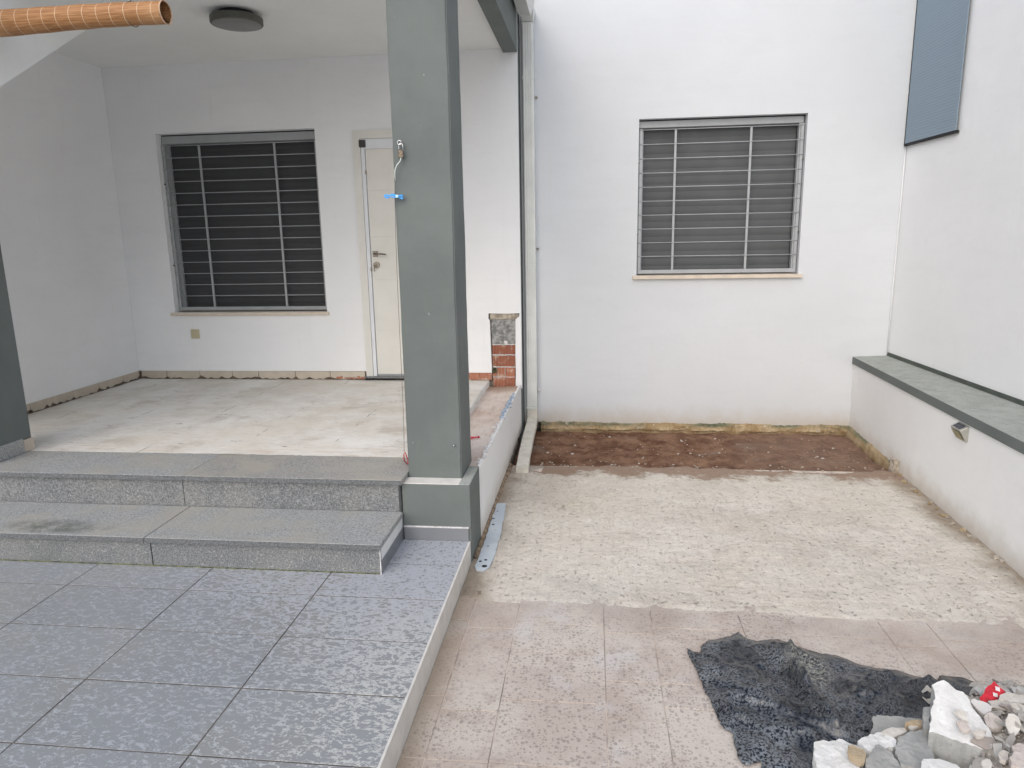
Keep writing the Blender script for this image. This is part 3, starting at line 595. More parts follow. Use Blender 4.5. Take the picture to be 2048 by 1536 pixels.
# skirting tiles with hacked lower edges
def skirt(u0, u1, top, floor, seed, axis, a, left=False):
    r = random.Random(seed); n = max(4, int(abs(u1-u0)/.035)); g = .003
    bot = [(u0+g+(u1-u0-2*g)*i/n, floor+.012+max(-.006, r.gauss(.000, .011))) for i in range(n+1)]
    bot[0] = (bot[0][0], floor+.022+r.random()*.02); bot[-1] = (bot[-1][0], floor+.022+r.random()*.02)
    pts = bot+[(u1-g, top), (u0+g, top)]
    return pts
js = [-4.55, -4.275, -3.92, -3.576, -3.302, -2.918, -2.56, -2.205]
box('skirting_backing', -4.574, dl, Y+.004, Y+.028, .35, .450, M_gapbrown, pw)
for k, (a, b) in enumerate(zip(js, js[1:])):
    prism('skirting_tile', skirt(a, b, .455, .372, k+1, 'y', Y), 'y', Y-.009, Y+.0035, M_skirt, pw)
# raw bricks where the skirting is gone
for k, (a, b) in enumerate(((-1.20, -1.08), (-1.078, -.955))):
    box('brick', a, b, Y+.010, Y+.055, .375, .446, M_brick, pw, .003)
for k in range(7):
    a = -2.50+k*.041; bm = bmesh.new(); r = random.Random(k); bm_box(bm, a, a+.05*r.uniform(.5, 1), Y-.011, Y-.004, .375+r.random()*.008, .398+r.random()*.018, .004)
    from_bm('brick_fragment', bm, M_brick, pw)
# the notch: mortar cap, concrete block, hollow bricks
def rough_box(name, x0, x1, y0, y1, z0, z1, mat, parent, amp=.004, cuts=3, seed=0):
    bm = bmesh.new(); bm_box(bm, x0, x1, y0, y1, z0, z1)
    bmesh.ops.subdivide_edges(bm, edges=bm.edges, cuts=cuts, use_grid_fill=True)
    for v in bm.verts:
        n = noise.noise_vector(v.co*22+Vector((seed, 0, 0))); v.co += n*amp
    return from_bm(name, bm, mat, parent)
rough_box('mortar_cap', -.960, -.690, Y+.018, Y+.07, .958, 1.012, M_cap, pw, .006, 4)
rough_box('slot_shadow', -.968, -.690, Y+.05, Y+.055, .99, 1.012, M_dark, pw, .0, 1)
rough_box('concrete_block', -.951, -.724, Y+.024, Y+.09, .728, .955, M_conc, pw, .005, 4)
rough_box('mortar_pat', -.83, -.80, Y+.018, Y+.03, .725, .755, M_lip, pw, .005, 2)
for k, (z0, z1) in enumerate(((.624, .714), (.506, .612))):
    bm = bmesh.new(); bm_box(bm, -.948, -.727, Y+.030, Y+.09, z0, z1, .003)
    for q in range(13):
        x = -.94+q*.0165; bm_box(bm, x, x+.0085, Y+.0235, Y+.0295, z0+.004, z1-.004, .001)
    from_bm('brick', bm, M_brick, pw)
for (x0, x1, z0, z1) in ((-.905, -.83, .405, .497), (-.825, -.732, .405, .497), (-.945, -.835, .305, .398), (-.83, -.735, .305, .398), (-.950, -.908, .405, .44)):
    rough_box('broken_brick', x0, x1, Y+.026, Y+.09, z0, z1, M_brick, pw, .007, 3, z0*9)
for (x0, x1, z0, z1) in ((-.948, -.727, .714, .722), (-.948, -.727, .613, .621), (-.948, -.727, .498, .505), (-.948, -.735, .399, .404), (-.829, -.826, .40, .5)):
    rough_box('mortar_joint', x0, x1, Y+.020, Y+.09, z0, z1, M_lip, pw, .004, 3)
bm = bmesh.new(); tube(bm, [(-.932, Y-.012, .468), (-.932, Y+.06, .468)], .0165, 14, False); tube(bm, [(-.932, Y-.010, .468), (-.932, Y+.06, .468)], .012, 14, True)
from_bm('conduit_stub', bm, M_olive, pw)
rough_box('plaster_flap', -.716, -.672, Y-.006, Y-.0005, .60, .76, M_wall, pw, .002, 3)
rough_box('plaster_flap', -.710, -.668, Y-.010, Y-.0005, .30, .60, M_wall, pw, .0025, 3)

# shutter, grille, sill: shared builder
def slat_mesh(w, h, mat):
    prof = [(0, 0), (-.002, .10*h), (-.0045, .35*h), (-.0047, .62*h), (-.003, .88*h), (.0, .93*h), (.0, 1.0*h), (.004, 1.0*h), (.004, 0)]
    vs = [(x, p[0], p[1]) for x in (0, w) for p in prof]; n = len(prof)
    fs = [(i, (i+1) % n, (i+1) % n+n, i+n) for i in range(n)]+[tuple(range(n))[::-1], tuple(range(n, 2*n))]
    me = bpy.data.meshes.new('shutter_slat'); me.from_pydata(vs, [], fs); me.materials.append(mat); return me
def window(parent, x0, x1, z0, z1, Yw, ygr, ysl, nsl, mslat, mal, muls, nrod, head, right_plate):
    # roller shutter
    sh = bpy.data.objects.new('roller_shutter', None); sh.location = Vector((x0, ysl, z0))-ORG[parent.name]; link(sh, parent, (x0, ysl, z0))
    zt = z1-head-.004; h = (zt-z0-.02)/nsl; me = slat_mesh(x1-x0-.09, h, mslat)
    for k in range(nsl):
        o = bpy.data.objects.new('shutter_slat', me); p = Vector((x0+.045, ysl, z0+.012+h*k)); o.location = p-ORG[sh.name]; link(o, sh, p)
    box('shutter_backing', x0+.02, x1-.02, ysl+.012, ysl+.02, z0-.01, z1, M_dark, sh)
    box('shutter_guide', x0, x0+.05, ysl-.03, ysl+.01, z0+.004, zt, mal, sh); box('shutter_guide', x1-.05, x1, ysl-.03, ysl+.01, z0+.004, zt, mal, sh)
    box('shutter_box', x0+.004, x1-.012, ygr+.012, ysl+.03, z1-head, z1-.012, mal, sh, .003)
    box('top_gap', x0, x1, ygr+.03, ysl+.03, z1-.0115, z1-.002, M_dark, sh)
    # burglar grille
    gr = bpy.data.objects.new('window_grille', None); gr.location = Vector((x0, ygr, z0))-ORG[parent.name]; link(gr, parent, (x0, ygr, z0))
    t = .006; zb = z0+.012
    box('bottom_rail', x0+.012, x1-.012, ygr-.012, ygr+.012, zb, zb+.035, mal, gr, .002)
    box('side_rail', x0+.012, x0+.036, ygr-t, ygr+t, zb+.036, z1-head-.01, mal, gr)
    box('side_rail', x1-.036, x1-.012, ygr-t, ygr+t, zb+.036, z1-head-.01, mal, gr)
    for m in muls: box('upright_bar', m-.0095, m+.0095, ygr-t, ygr+t, zb+.036, z1-head-.016, mal, gr)
    for k in range(nrod):
        z = zb+.036+(z1-head-.02-zb-.036)*(k+1)/nrod
        tube_obj('rod', [(x0+.008, ygr-.0085, z), (x1-.008, ygr-.0085, z)], .0037, M_rod, gr, 6)
    if right_plate:
        box('side_plate', x1-.050, x1-.004, ygr+.014, Yw+.19, z0+.003, z1-head-.002, mal, gr)
    for zz in (z0+.27*(z1-z0), z0+.73*(z1-z0)):
        box('bracket', x0-.002, x0+.014, ygr-.016, ygr+.004, zz-.006, zz+.006, M_nickel, gr); box('bracket', x1-.014, x1+.002, ygr-.016, ygr+.004, zz-.006, zz+.006, M_nickel, gr)
window(pw, wl, wr, wb, wt, Y, Y+.072, Y+.155, 27, M_slat, M_alu, [-3.73, -2.98], 14, .085, False)
box('window_sill', -4.150, -2.528, Y-.030, Y+.20, 1.014, 1.044, M_marble, pw, .003)
# door
dfn = bpy.data.objects.new('door_frame', None); dfn.location = Vector((dl, Y, .4))-ORG[pw.name]; link(dfn, pw, (dl, Y, .4))
prism('casing', [(dl-.004, .412), (dl+.064, .412), (dl+.064, dt-.066), (dr-.064, dt-.066), (dr-.064, .412), (dr+.004, .412), (dr+.004, dt+.004), (dl-.004, dt+.004)], 'y', Y-.014, Y+.05, M_doorf, dfn)
prism('frame', [(dl+.066, .412), (dl+.098, .412), (dl+.098, dt-.155), (dr-.098, dt-.155), (dr-.098, .412), (dr-.066, .412), (dr-.066, dt-.068), (dl+.066, dt-.068)], 'y', Y-.004, Y+.05, M_film, dfn)
box('film_strip', dl+.118, dr-.07, Y-.0075, Y-.0045, dt-.140, dt-.083, M_film, dfn)
box('corner_block', dl+.054, dl+.114, Y-.018, Y-.0045, dt-.142, dt-.078, M_black, dfn, .001)
box('threshold', dl-.02, dr+.02, Y-.035, Y+.10, .394, .412, M_gran, pw, .002)
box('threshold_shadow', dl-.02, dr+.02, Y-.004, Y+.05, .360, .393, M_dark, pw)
door = bpy.data.objects.new('door', None); door.location = Vector((dl+.1, Y, .42))-ORG[pw.name]; link(door, pw, (dl+.1, Y, .42))
zz = [.428, .86, 1.345, 1.745, 2.165, dt-.150]
for a, b in zip(zz, zz[1:]): box('door_panel', dl+.101, dr-.101, Y+.018, Y+.05, a+.0002, b-.0002, M_door, door, .0006)
box('weather_bar', dl+.101, dr-.101, Y+.008, Y+.03, .414, .4265, M_alul, door)
box('handle_plate', -2.066, -2.018, Y+.006, Y+.0175, 1.560, 1.612, M_nickel, door, .003)
bm = bmesh.new(); tube(bm, [(-2.040, Y+.006, 1.588), (-2.040, Y-.036, 1.588), (-2.026, Y-.042, 1.588), (-1.975, Y-.043, 1.586), (-1.925, Y-.040, 1.580)], [.009, .009, .009, .008, .007], 8)
from_bm('handle', bm, M_nickel, door, None, True)
bm = bmesh.new(); tube(bm, [(-2.036, Y+.017, 1.482), (-2.036, Y+.002, 1.482)], .030, 20); tube(bm, [(-2.042, Y+.003, 1.480), (-2.042, Y-.006, 1.480)], .013, 12)
from_bm('lock', bm, M_nickel, door)
tube_obj('key', [(-2.048, Y-.004, 1.478), (-2.048, Y-.030, 1.476), (-2.046, Y-.032, 1.446), (-2.044, Y-.03, 1.425)], .004, M_rust, door, 6)
box('strike', dl+.094, dl+.104, Y-.008, Y+.002, 1.425, 1.46, M_nickel, dfn); box('strike', dl+.094, dl+.104, Y-.008, Y+.002, 2.31, 2.345, M_nickel, dfn)

# left wall of the porch
lw = thing('porch_left_wall', (-4.6, 5.4, .37), 'white left side wall of the porch with chipped beige skirting along its foot', 'wall')
prism('plaster', [(3.95, .455), (6.598, .455), (6.598, 3.42), (3.95, 3.42)], 'x', -4.80, -4.575, M_wall, lw)
box('skirting_backing', -4.80, -4.579, 3.95, 6.598, .33, .4545, M_gapbrown, lw)
jl = [6.585, 6.33, 5.98, 5.64, 5.40, 5.15, 4.80, 4.45, 4.10]
for k, (a, b) in enumerate(zip(jl, jl[1:])):
    prism('skirting_tile', skirt(b, a, .455, .372, k+31, 'x', 0), 'x', -4.578, -4.566, M_skirt, lw)
box('wall_switch', -4.0, -3.9, Y-.02, Y-.011, .7, .8, M_socket) if False else None
so = thing('wall_socket', (-3.925, Y, .83), 'small yellowed square socket cover below the porch window', 'socket')
box('cover_plate', -3.968, -3.882, Y-.012, Y+.001, .785, .878, M_socket, so, .004, 2)
box('rocker', -3.955, -3.895, Y-.0165, Y-.0122, .803, .860, M_socket, so, .003)

# ceiling, sloped soffit, beams
pr_ = thing('porch_ceiling', (-2.6, 5.2, 3.33), 'white porch ceiling slab with its sloping stair soffit in the left corner', 'roof')
box('ceiling', -4.80, -.792, 3.98, 6.599, 3.335, 3.62, M_ceil, pr_)
k_ = 1.198
def up(p): return Vector((p[0]*k_, p[1]*k_, (p[2]-1.72)*k_+1.72))
A_, B_, C_ = up((-3.821, 4.481, 2.758)), up((-3.821, 4.971, 3.061)), up((-3.303, 4.598, 3.064))
A_.x = B_.x = -4.578; B_.z = C_.z = 3.337
nrm = (A_-B_).cross(C_-B_).normalized()
def onpl(x, y): return B_.z-(nrm.x*(x-B_.x)+nrm.y*(y-B_.y))/nrm.z
# crease direction on the ceiling from B through C, extended
d_ = (C_-B_); d_.normalize(); E_ = B_+d_*1.6
P1 = Vector((-4.578, 3.2, 0)); P1.z = onpl(P1.x, P1.y); P2 = Vector((E_.x, 3.2, 0)); P2.z = onpl(P2.x, P2.y)
mk('stair_soffit', [tuple(B_), tuple(E_), tuple(P2), tuple(P1), (B_.x, B_.y, 3.34), (E_.x, E_.y, 3.34), (P2.x, P2.y, 3.34), (P1.x, P1.y, 3.34)], [(0, 1, 2, 3), (7, 6, 5, 4), (0, 3, 7, 4), (3, 2, 6, 7), (2, 1, 5, 6)], M_ceil, pr_)
eb = thing('roof_edge_beam', (-.73, 5.2, 3.3), 'grey-green edge beam running along the right side of the porch roof', 'beam')
box('beam', -.790, -.664, 3.98, 6.599, 3.300, 3.80, M_green, eb, .003)
fb = thing('front_beam', (-2.6, 4.05, 3.2), 'grey-green front beam above the bamboo blind and column', 'beam')
box('beam', -8.0, -.664, 3.89, 3.979, 3.20, 3.80, M_green, fb, .003)

# ------------------------------------------------------------------ house wall on the right
hw = thing('house_wall', (1.0, 6.8, -.1), 'tall white house wall right of the downpipe with the grilled window', 'wall')
a0, a1, b0_, b1_ = .410, 1.869, 1.345, 2.738
bot = [(-.70+3.6*i/60, -.088+.012*N3(i*.06, 0, 2, 2.2)+.007*N3(i*.06, 3, 2, 12)) for i in range(61)]
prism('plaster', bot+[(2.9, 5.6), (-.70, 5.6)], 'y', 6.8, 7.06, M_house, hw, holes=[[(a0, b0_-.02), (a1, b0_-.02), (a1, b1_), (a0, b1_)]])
box('masonry', -.9, 3.0, 7.061, 7.2, -.4, 5.6, M_cap, hw)
window(hw, a0, a1, b0_, b1_, 6.8, 6.855, 6.955, 19, M_slat2, M_alul, [.742, 1.405], 10, .070, True)
box('window_sill', .372, 1.900, 6.765, 7.0, 1.310, 1.344, M_marble, hw, .003)
# exposed footing strip under the plaster
bm = bmesh.new(); rows = []
for x in lin(-.50, 2.46, 300):
    pz = -.088+.012*N3((x+.7)/3.6*3.6, 0, 2, 2.2)+.007*N3((x+.7), 3, 2, 12)
    row = []
    for k, (py, pz2) in enumerate(((.004, pz+.006), (-.006, pz-.003), (-.014, pz-.020), (-.020, pz-.050), (-.022, -.150), (-.004, -.166), (.02, -.26))):
        row.append(bm.verts.new((x, 6.8+py+(.016*N3(x, k*.1, 1, 5)+.014*N3(x, k*.4, 4, 21)+.008*N3(x, k*.9, 4, 50))*min(1, k), pz2+.014*N3(x, k*.2, 7, 11)+.006*N3(x, k, 3, 37))))
    rows.append(row)
for a, b in zip(rows, rows[1:]):
    for k in range(6): bm.faces.new((a[k], b[k], b[k+1], a[k+1]))
from_bm('exposed_footing', bm, M_foot, hw)

# ------------------------------------------------------------------ neighbour's wall and low garden wall
nw = thing('neighbour_wall', (2.8, 3.4, .5), 'tall plain white wall on the far right rising behind the green coping', 'wall')
def ux(y): return 2.715+(6.8-y)*.04
mk('plaster', [(ux(6.8), 6.799, -.3), (ux(-3), -3, -.3), (ux(-3), -3, 5.6), (ux(6.8), 6.799, 5.6), (3.6, 6.799, -.3), (3.6, -3, -.3), (3.6, -3, 5.6), (3.6, 6.799, 5.6)], [(0, 1, 2, 3), (7, 6, 5, 4), (0, 4, 5, 1), (3, 2, 6, 7), (1, 5, 6, 2), (0, 3, 7, 4)], M_wall2, nw)
# screen hanging on it
scx = thing('window_screen', (2.74, 6.4, 2.44), 'blue-grey fabric screen blind high on the neighbour wall in the corner', 'blind')
def slab_on_wall(name, y0, y1, z0, z1, off0, off1, mat, parent):
    P = []
    for z in (z0, z1):
        for (y, o_) in ((y0, off0), (y1, off0), (y1, off1), (y0, off1)): P.append((ux(y)-o_, y, z))
    return mk(name, P, [(0, 1, 2, 3), (7, 6, 5, 4), (0, 4, 5, 1), (1, 5, 6, 2), (2, 6, 7, 3), (3, 7, 4, 0)], mat, parent)
slab_on_wall('screen', 5.965, 6.775, 2.452, 5.2, .022, .030, M_panel, scx)
slab_on_wall('underside_shade', 5.962, 6.780, 2.432, 2.4515, .004, .032, M_dark, scx)  # near-black strip painted in for the screen's shaded underside
slab_on_wall('edge_gap_shade', 6.777, 6.793, 2.435, 5.2, .004, .030, M_slat, scx)  # dark strip standing in for the shadow line beside the screen
tube_obj('corner_cable', [(2.700, 6.788, 2.42), (2.702, 6.790, 1.9), (2.700, 6.789, 1.25), (2.703, 6.790, .60)], .0045, M_wall2, nw, 6)
gw = thing('garden_wall', (2.5, 3.4, -.14), 'low white garden wall on the right topped by weathered green coping', 'wall')
def fx(y): return 2.418-(6.8-y)*.024
def bfx(y): return 2.424-(6.8-y)*.033
n = 60; vs = []
for i in range(n+1):
    y = 6.798-9.8*i/n
    vs += [(bfx(y), y, -.30), (fx(y), y, .512), (fx(y)+.2, y, .512), (fx(y)+.2, y, -.30)]
fs = []
for i in range(n):
    for k in range(4): a = i*4+k; b = i*4+(k+1) % 4; fs.append((a, b, b+4, a+4))
fs += [(0, 1, 2, 3), tuple(n*4+k for k in (3, 2, 1, 0))]
mk('render_coat', vs, fs, M_low, gw)
bm = bmesh.new(); L = []
for i in range(n+1):
    y = 6.797-9.8*i/n; L.append([bm.verts.new(p) for p in ((fx(y)-.012, y, .5125), (fx(y)-.012, y, .576), (ux(y)-.001, y, .586), (ux(y)-.001, y, .5125))])
for a, b in zip(L, L[1:]):
    for k in range(4): bm.faces.new((a[k], a[(k+1) % 4], b[(k+1) % 4], b[k]))
bm.faces.new(L[0]); bm.faces.new(list(reversed(L[-1])))
from_bm('coping', bm, M_coping, gw)
bm = bmesh.new(); bmf = [bm.verts.new(p) for p in ((fx(6.797)-.0135, 6.796, .511), (fx(-3)-.0135, -3, .511), (fx(-3)-.0135, -3, .575), (fx(6.797)-.0135, 6.796, .575), (fx(6.797)-.0125, 6.796, .511), (fx(-3)-.0125, -3, .511), (fx(-3)-.0125, -3, .575), (fx(6.797)-.0125, 6.796, .575))]
for f in ((0, 1, 2, 3), (7, 6, 5, 4), (0, 4, 5, 1), (3, 2, 6, 7), (1, 5, 6, 2), (0, 3, 7, 4)): bm.faces.new([bmf[k] for k in f])
from_bm('coping_face', bm, M_green, gw)
P = []
for z in (.587, .618):
    for (y, o_) in ((6.796, .001), (-3, .001), (-3, .012), (6.796, .012)): P.append((ux(y)-o_, y, z))
mk('upstand', P, [(0, 1, 2, 3), (7, 6, 5, 4), (0, 4, 5, 1), (1, 5, 6, 2), (2, 6, 7, 3), (3, 7, 4, 0)], M_greendk, gw)
# tan broken footing along the low wall where the soil is bare
bm = bmesh.new(); rows = []
for y in lin(5.62, 6.78, 110):
    t = (y-5.62)/1.16; top = -.105+.012*N3(y, 0, 2, 8)+.02*t; row = []
    for k, (px, pz) in enumerate(((.004, top+.006), (-.010, top-.006), (-.024, top-.025), (-.030, -.155), (-.034, -.19), (.02, -.26))):
        row.append(bm.verts.new((bfx(y)+px*min(1, .4+t)+.008*N3(k*.3, y, 4, 18), y, pz+.008*N3(k, y, 2, 16))))
    rows.append(row)
for a, b in zip(rows, rows[1:]):
    for k in range(5): bm.faces.new((a[k], a[k+1], b[k+1], b[k]))
from_bm('exposed_footing', bm, M_foot, gw, None, True)
# chipped render and rubble at the foot of the low wall
rs = random.Random(21)
for k in range(26):
    y = 5.55-rs.random()**1.3*2.2; s = rs.uniform(.008, .024)
    o = bpy.data.objects.new('render_crumb', rock_mesh(50+k % 5)); o.data.materials.append(rs.choice((M_foot, M_cap, M_cap)))
    p = Vector((bfx(y)-rs.uniform(.0, .045), y, -.134)); o.location = p-ORG[gw.name]; o.scale = (s, s*1.6, s*.9); o.rotation_euler = (0, 0, rs.uniform(0, 6)); link(o, gw, p)
st = rough_box('upright_stone_chip', 2.345, 2.385, 5.575, 5.66, -.15, -.045, M_cap, None, .012, 3, 4)
tag(st, 'small jagged mortar shard standing on end against the low garden wall', 'stone')
# solar light
sl = thing('solar_wall_light', (2.36, 4.68, .52), 'small square solar light fixed to the low garden wall under the coping', 'wall light')
def sp(y, out, z): return (fx(y)-out, y, z)
y0, y1 = 4.600, 4.735
bm = bmesh.new(); V = [bm.verts.new(p) for p in (sp(y0, .001, .500), sp(y1, .001, .500), sp(y1, .055, .470), sp(y0, .055, .470), sp(y0, .001, .395), sp(y1, .001, .395), sp(y1, .012, .395), sp(y0, .012, .395))]
for f in ((0, 1, 2, 3), (3, 2, 6, 7), (7, 6, 5, 4), (4, 5, 1, 0), (0, 3, 7, 4), (1, 5, 6, 2)): bm.faces.new([V[k] for k in f])
bmesh.ops.bevel(bm, geom=bm.edges[:], offset=.003, segments=1, affect='EDGES')
from_bm('housing', bm, M_solarb, sl)
def quadslab(name, q, th, mat, parent):
    q = [Vector(p) for p in q]; nn = (q[1]-q[0]).cross(q[2]-q[0]).normalized()*th
    vs = [tuple(p) for p in q]+[tuple(p+nn) for p in q]
    return mk(name, vs, [(0, 1, 2, 3), (7, 6, 5, 4), (0, 4, 5, 1), (1, 5, 6, 2), (2, 6, 7, 3), (3, 7, 4, 0)], mat, parent)
def lerp(a, b, t): return Vector(a)+(Vector(b)-Vector(a))*t
ta, tb, tc, td = sp(y0, .001, .500), sp(y1, .001, .500), sp(y1, .055, .470), sp(y0, .055, .470)
qa = [lerp(lerp(ta, td, v), lerp(tb, tc, v), u) for u, v in ((.2, .22), (.86, .22), (.86, .84), (.2, .84))]
quadslab('solar_cell', [p+Vector((-.0004, 0, .001)) for p in qa], .0025, M_solar, sl)
da, db, dc, dd = sp(y0, .055, .466), sp(y1, .055, .466), sp(y1, .012, .395), sp(y0, .012, .395)
qb = [lerp(lerp(da, dd, v), lerp(db, dc, v), u) for u, v in ((.14, .10), (.88, .10), (.88, .9), (.14, .9))]
quadslab('lens', [p+Vector((-.003, 0, -.002)) for p in qb], .0015, M_solard, sl)

# ------------------------------------------------------------------ steps
st = thing('granite_steps', (-3.0, 3.5, 0), 'two speckled grey granite steps leading up to the porch', 'steps')
box('step_core', -6.5, -1.094, 3.345, 4.05, -.05, .139, M_low, st)
box('step_core', -6.5, -1.106, 3.78, 4.16, .1395, .340, M_low, st)
for x0, x1, m in ((-6.4, -4.55, M_gran), (-4.547, -2.372, M_gran), (-2.366, -1.090, M_gran)): box('riser_slab', x0, x1, 3.328, 3.3445, .002, .1405, m, st, .0015)
for x0, x1, m in ((-6.4, -4.72, M_tread), (-4.717, -2.394, M_tread), (-2.389, -1.084, M_tread)): box('tread_slab', x0, x1, 3.312, 3.764, .1415, .171, m, st, .003)
for x0, x1, m in ((-6.4, -4.4, M_gran), (-4.397, -2.425, M_gran), (-2.422, -1.103, M_gran)): box('riser_slab', x0, x1, 3.7645, 3.779, .1725, .3405, m, st, .0015)
for x0, x1, m in ((-6.4, -4.52, M_tread), (-4.518, -2.401, M_tread), (-2.399, -1.076, M_tread2)): box('tread_slab', x0, x1, 3.738, 4.168, .342, .372, m, st, .003)
for x0, x1 in ((-6.4, -4.72), (-4.717, -2.394), (-2.389, -1.084)): box('nosing', x0, x1, 3.3095, 3.3118, .143, .1695, M_nose, st)
for x0, x1 in ((-6.4, -4.52), (-4.518, -2.401), (-2.399, -1.076)): box('nosing', x0, x1, 3.7355, 3.7378, .3435, .3705, M_nose, st)
prism('side_skirting', [(3.330, .0), (3.770, .0), (3.770, .070), (3.330, .066)], 'x', -1.0935, -1.088, simple('grey_skirting_tile', (.20, .21, .225), .35, .05, 8), st)
box('white_fillet', -1.0940, -1.0895, 3.326, 3.3295, .0, .139, M_lip, st)
box('riser_foot_line', -6.4, -1.1, 3.3262, 3.3278, .0005, .006, M_olive, st)  # thin dark olive line along the foot of the lower riser

# ------------------------------------------------------------------ square column with its plinth
co = thing('square_column', (-.92, 4.05, -.14), 'thick grey-green square column on a plinth between the steps and the yard', 'column')
bm = bmesh.new(); bm_box(bm, -1.073, -.752, 3.884, 4.222, .338, 3.90)
bmesh.ops.bevel(bm, geom=[e for e in bm.edges if abs(e.verts[0].co.z-e.verts[1].co.z) > 1], offset=.007, segments=2, affect='EDGES')
es = [e for e in bm.edges if abs(e.verts[0].co.z-e.verts[1].co.z) > 1]
bmesh.ops.subdivide_edges(bm, edges=es, cuts=40)
for v in bm.verts:
    n = noise.noise_vector(v.co*3.0)*.003+noise.noise_vector(v.co*14)*.0018; v.co.x += n.x; v.co.y += n.y
from_bm('shaft', bm, M_green, co)
bm = bmesh.new(); bm_box(bm, -1.086, -.6885, 3.776, 4.118, -.30, .336, .004, 2)
from_bm('plinth', bm, M_green, co)
box('plinth_cap', -1.083, -.752, 3.780, 3.884, .3365, .342, M_edge, co, .002)
box('plinth_top', -.7515, -.690, 3.780, 4.115, .3365, .3415, M_coping, co, .002)
M_gsk = bpy.data.materials['grey_skirting_tile']
box('skirting_tile', -1.081, -.702, 3.764, 3.7755, .001, .078, M_gsk, co, .001)
box('white_line', -1.083, -.700, 3.766, 3.7758, .0785, .0845, M_lip, co)
tube_obj('nail', [(-.790, 3.888, .542), (-.792, 3.866, .545)], .005, M_steel, co, 8)
# left column
lc = thing('left_column', (-3.95, 4.05, .37), 'grey-green column cut by the left frame edge standing on granite skirting', 'column')
box('shaft', -4.12, -3.752, 3.90, 4.205, .455, 3.90, M_green, lc, .008, 2)
box('granite_skirting', -4.128, -3.743, 3.89, 4.122, .373, .468, M_tread, lc, .002)
box('bare_corner', -4.128, -3.745, 4.1235, 4.213, .371, .4545, M_skirt, lc, .004)

# ------------------------------------------------------------------ downpipe, gutter
dp = thing('downpipe', (-.58, 6.75, -.1), 'ribbed grey-white rectangular downpipe in the corner beside the house wall', 'downpipe')
bm = bmesh.new(); bm_box(bm, -.632, -.532, 6.728, 6.794, .085, 3.575, .004, 2)
from_bm('pipe', bm, M_pvc, dp)
for k in range(4): box('rib', -.622+k*.0215, -.611+k*.0215, 6.716, 6.7278, .34, 3.56, M_pvc, dp)
box('collar', -.636, -.528, 6.722, 6.7965, 3.10, 3.125, M_pvc, dp, .002); box('collar', -.636, -.528, 6.722, 6.7965, .062, .0845, M_pvc, dp, .002)
box('wall_clip', -.5275, -.505, 6.776, 6.799, 2.95, 2.963, M_nickel, dp); box('wall_clip', -.5275, -.505, 6.776, 6.799, 1.60, 1.613, M_nickel, dp)
box('wall_clip', -.5275, -.508, 6.776, 6.799, .225, .25, M_lip, dp, .004)
box('lower_pipe', -.631, -.533, 6.729, 6.793, -.03, .0615, M_pvcd, dp, .002)
bm = bmesh.new(); secs = []
for (y, zc, w, h, xc) in ((6.79, -.045, .050, .030, -.582), (6.70, -.052, .050, .034, -.581), (6.62, -.072, .050, .030, -.580), (6.2, -.082, .050, .028, -.575), (5.75, -.098, .050, .026, -.565), (5.385, -.112, .050, .026, -.552)):
    secs.append([bm.verts.new((xc+sx_*w, y, zc+sz*h)) for sx_, sz in ((-1, -1), (1, -1), (1, .8), (.86, 1), (-.86, 1), (-1, .8))])
for a, b in zip(secs, secs[1:]):
    for k in range(6): bm.faces.new((a[k], a[(k+1) % 6], b[(k+1) % 6], b[k]))
bm.faces.new(secs[0]); bm.faces.new(list(reversed(secs[-1])))
from_bm('ground_channel', bm, M_pvcd, dp)
gu = thing('roof_gutter', (-.58, 5.4, 3.6), 'white box gutter along the porch roof edge above the downpipe', 'gutter')
prism('trough', [(-.655, 3.66), (-.640, 3.575), (-.535, 3.555), (-.500, 3.66), (-.515, 3.66), (-.545, 3.575), (-.63, 3.59), (-.64, 3.66)], 'y', 3.9, 6.5, M_pvc, gu)
mk('outlet', [(-.645, 6.50, 3.66), (-.515, 6.50, 3.66), (-.515, 6.79, 3.66), (-.645, 6.79, 3.66), (-.630, 6.72, 3.577), (-.534, 6.72, 3.577), (-.534, 6.79, 3.577), (-.630, 6.79, 3.577)], [(3, 2, 1, 0), (4, 5, 6, 7), (0, 1, 5, 4), (1, 2, 6, 5), (2, 3, 7, 6), (3, 0, 4, 7)], M_pvc, gu)

# ------------------------------------------------------------------ bamboo blind, ceiling lamp
bb = thing('rolled_bamboo_blind', (-2.24, 3.80, 2.9), 'rolled-up woven bamboo blind hanging at the top left of the porch', 'blind')
bm = bmesh.new(); rings = []
for i in range(41):
    x = -2.235-3.0*i/40; c = Vector((x, 3.80-.002*i, 2.905+.004*math.sin(i*.35)-.0009*i)); R_ = .056+.0008*i+.0012*math.sin(i*2.3)
    rings.append([bm.verts.new((c.x+.004*math.sin(3*t), c.y+math.cos(t)*R_, c.z+math.sin(t)*R_*(1+.03*math.sin(2*t+i*.2)))) for t in (2*math.pi*k/28 for k in range(28))])
for a, b in zip(rings, rings[1:]):
    for k in range(28): bm.faces.new((a[k], a[(k+1) % 28], b[(k+1) % 28], b[k]))
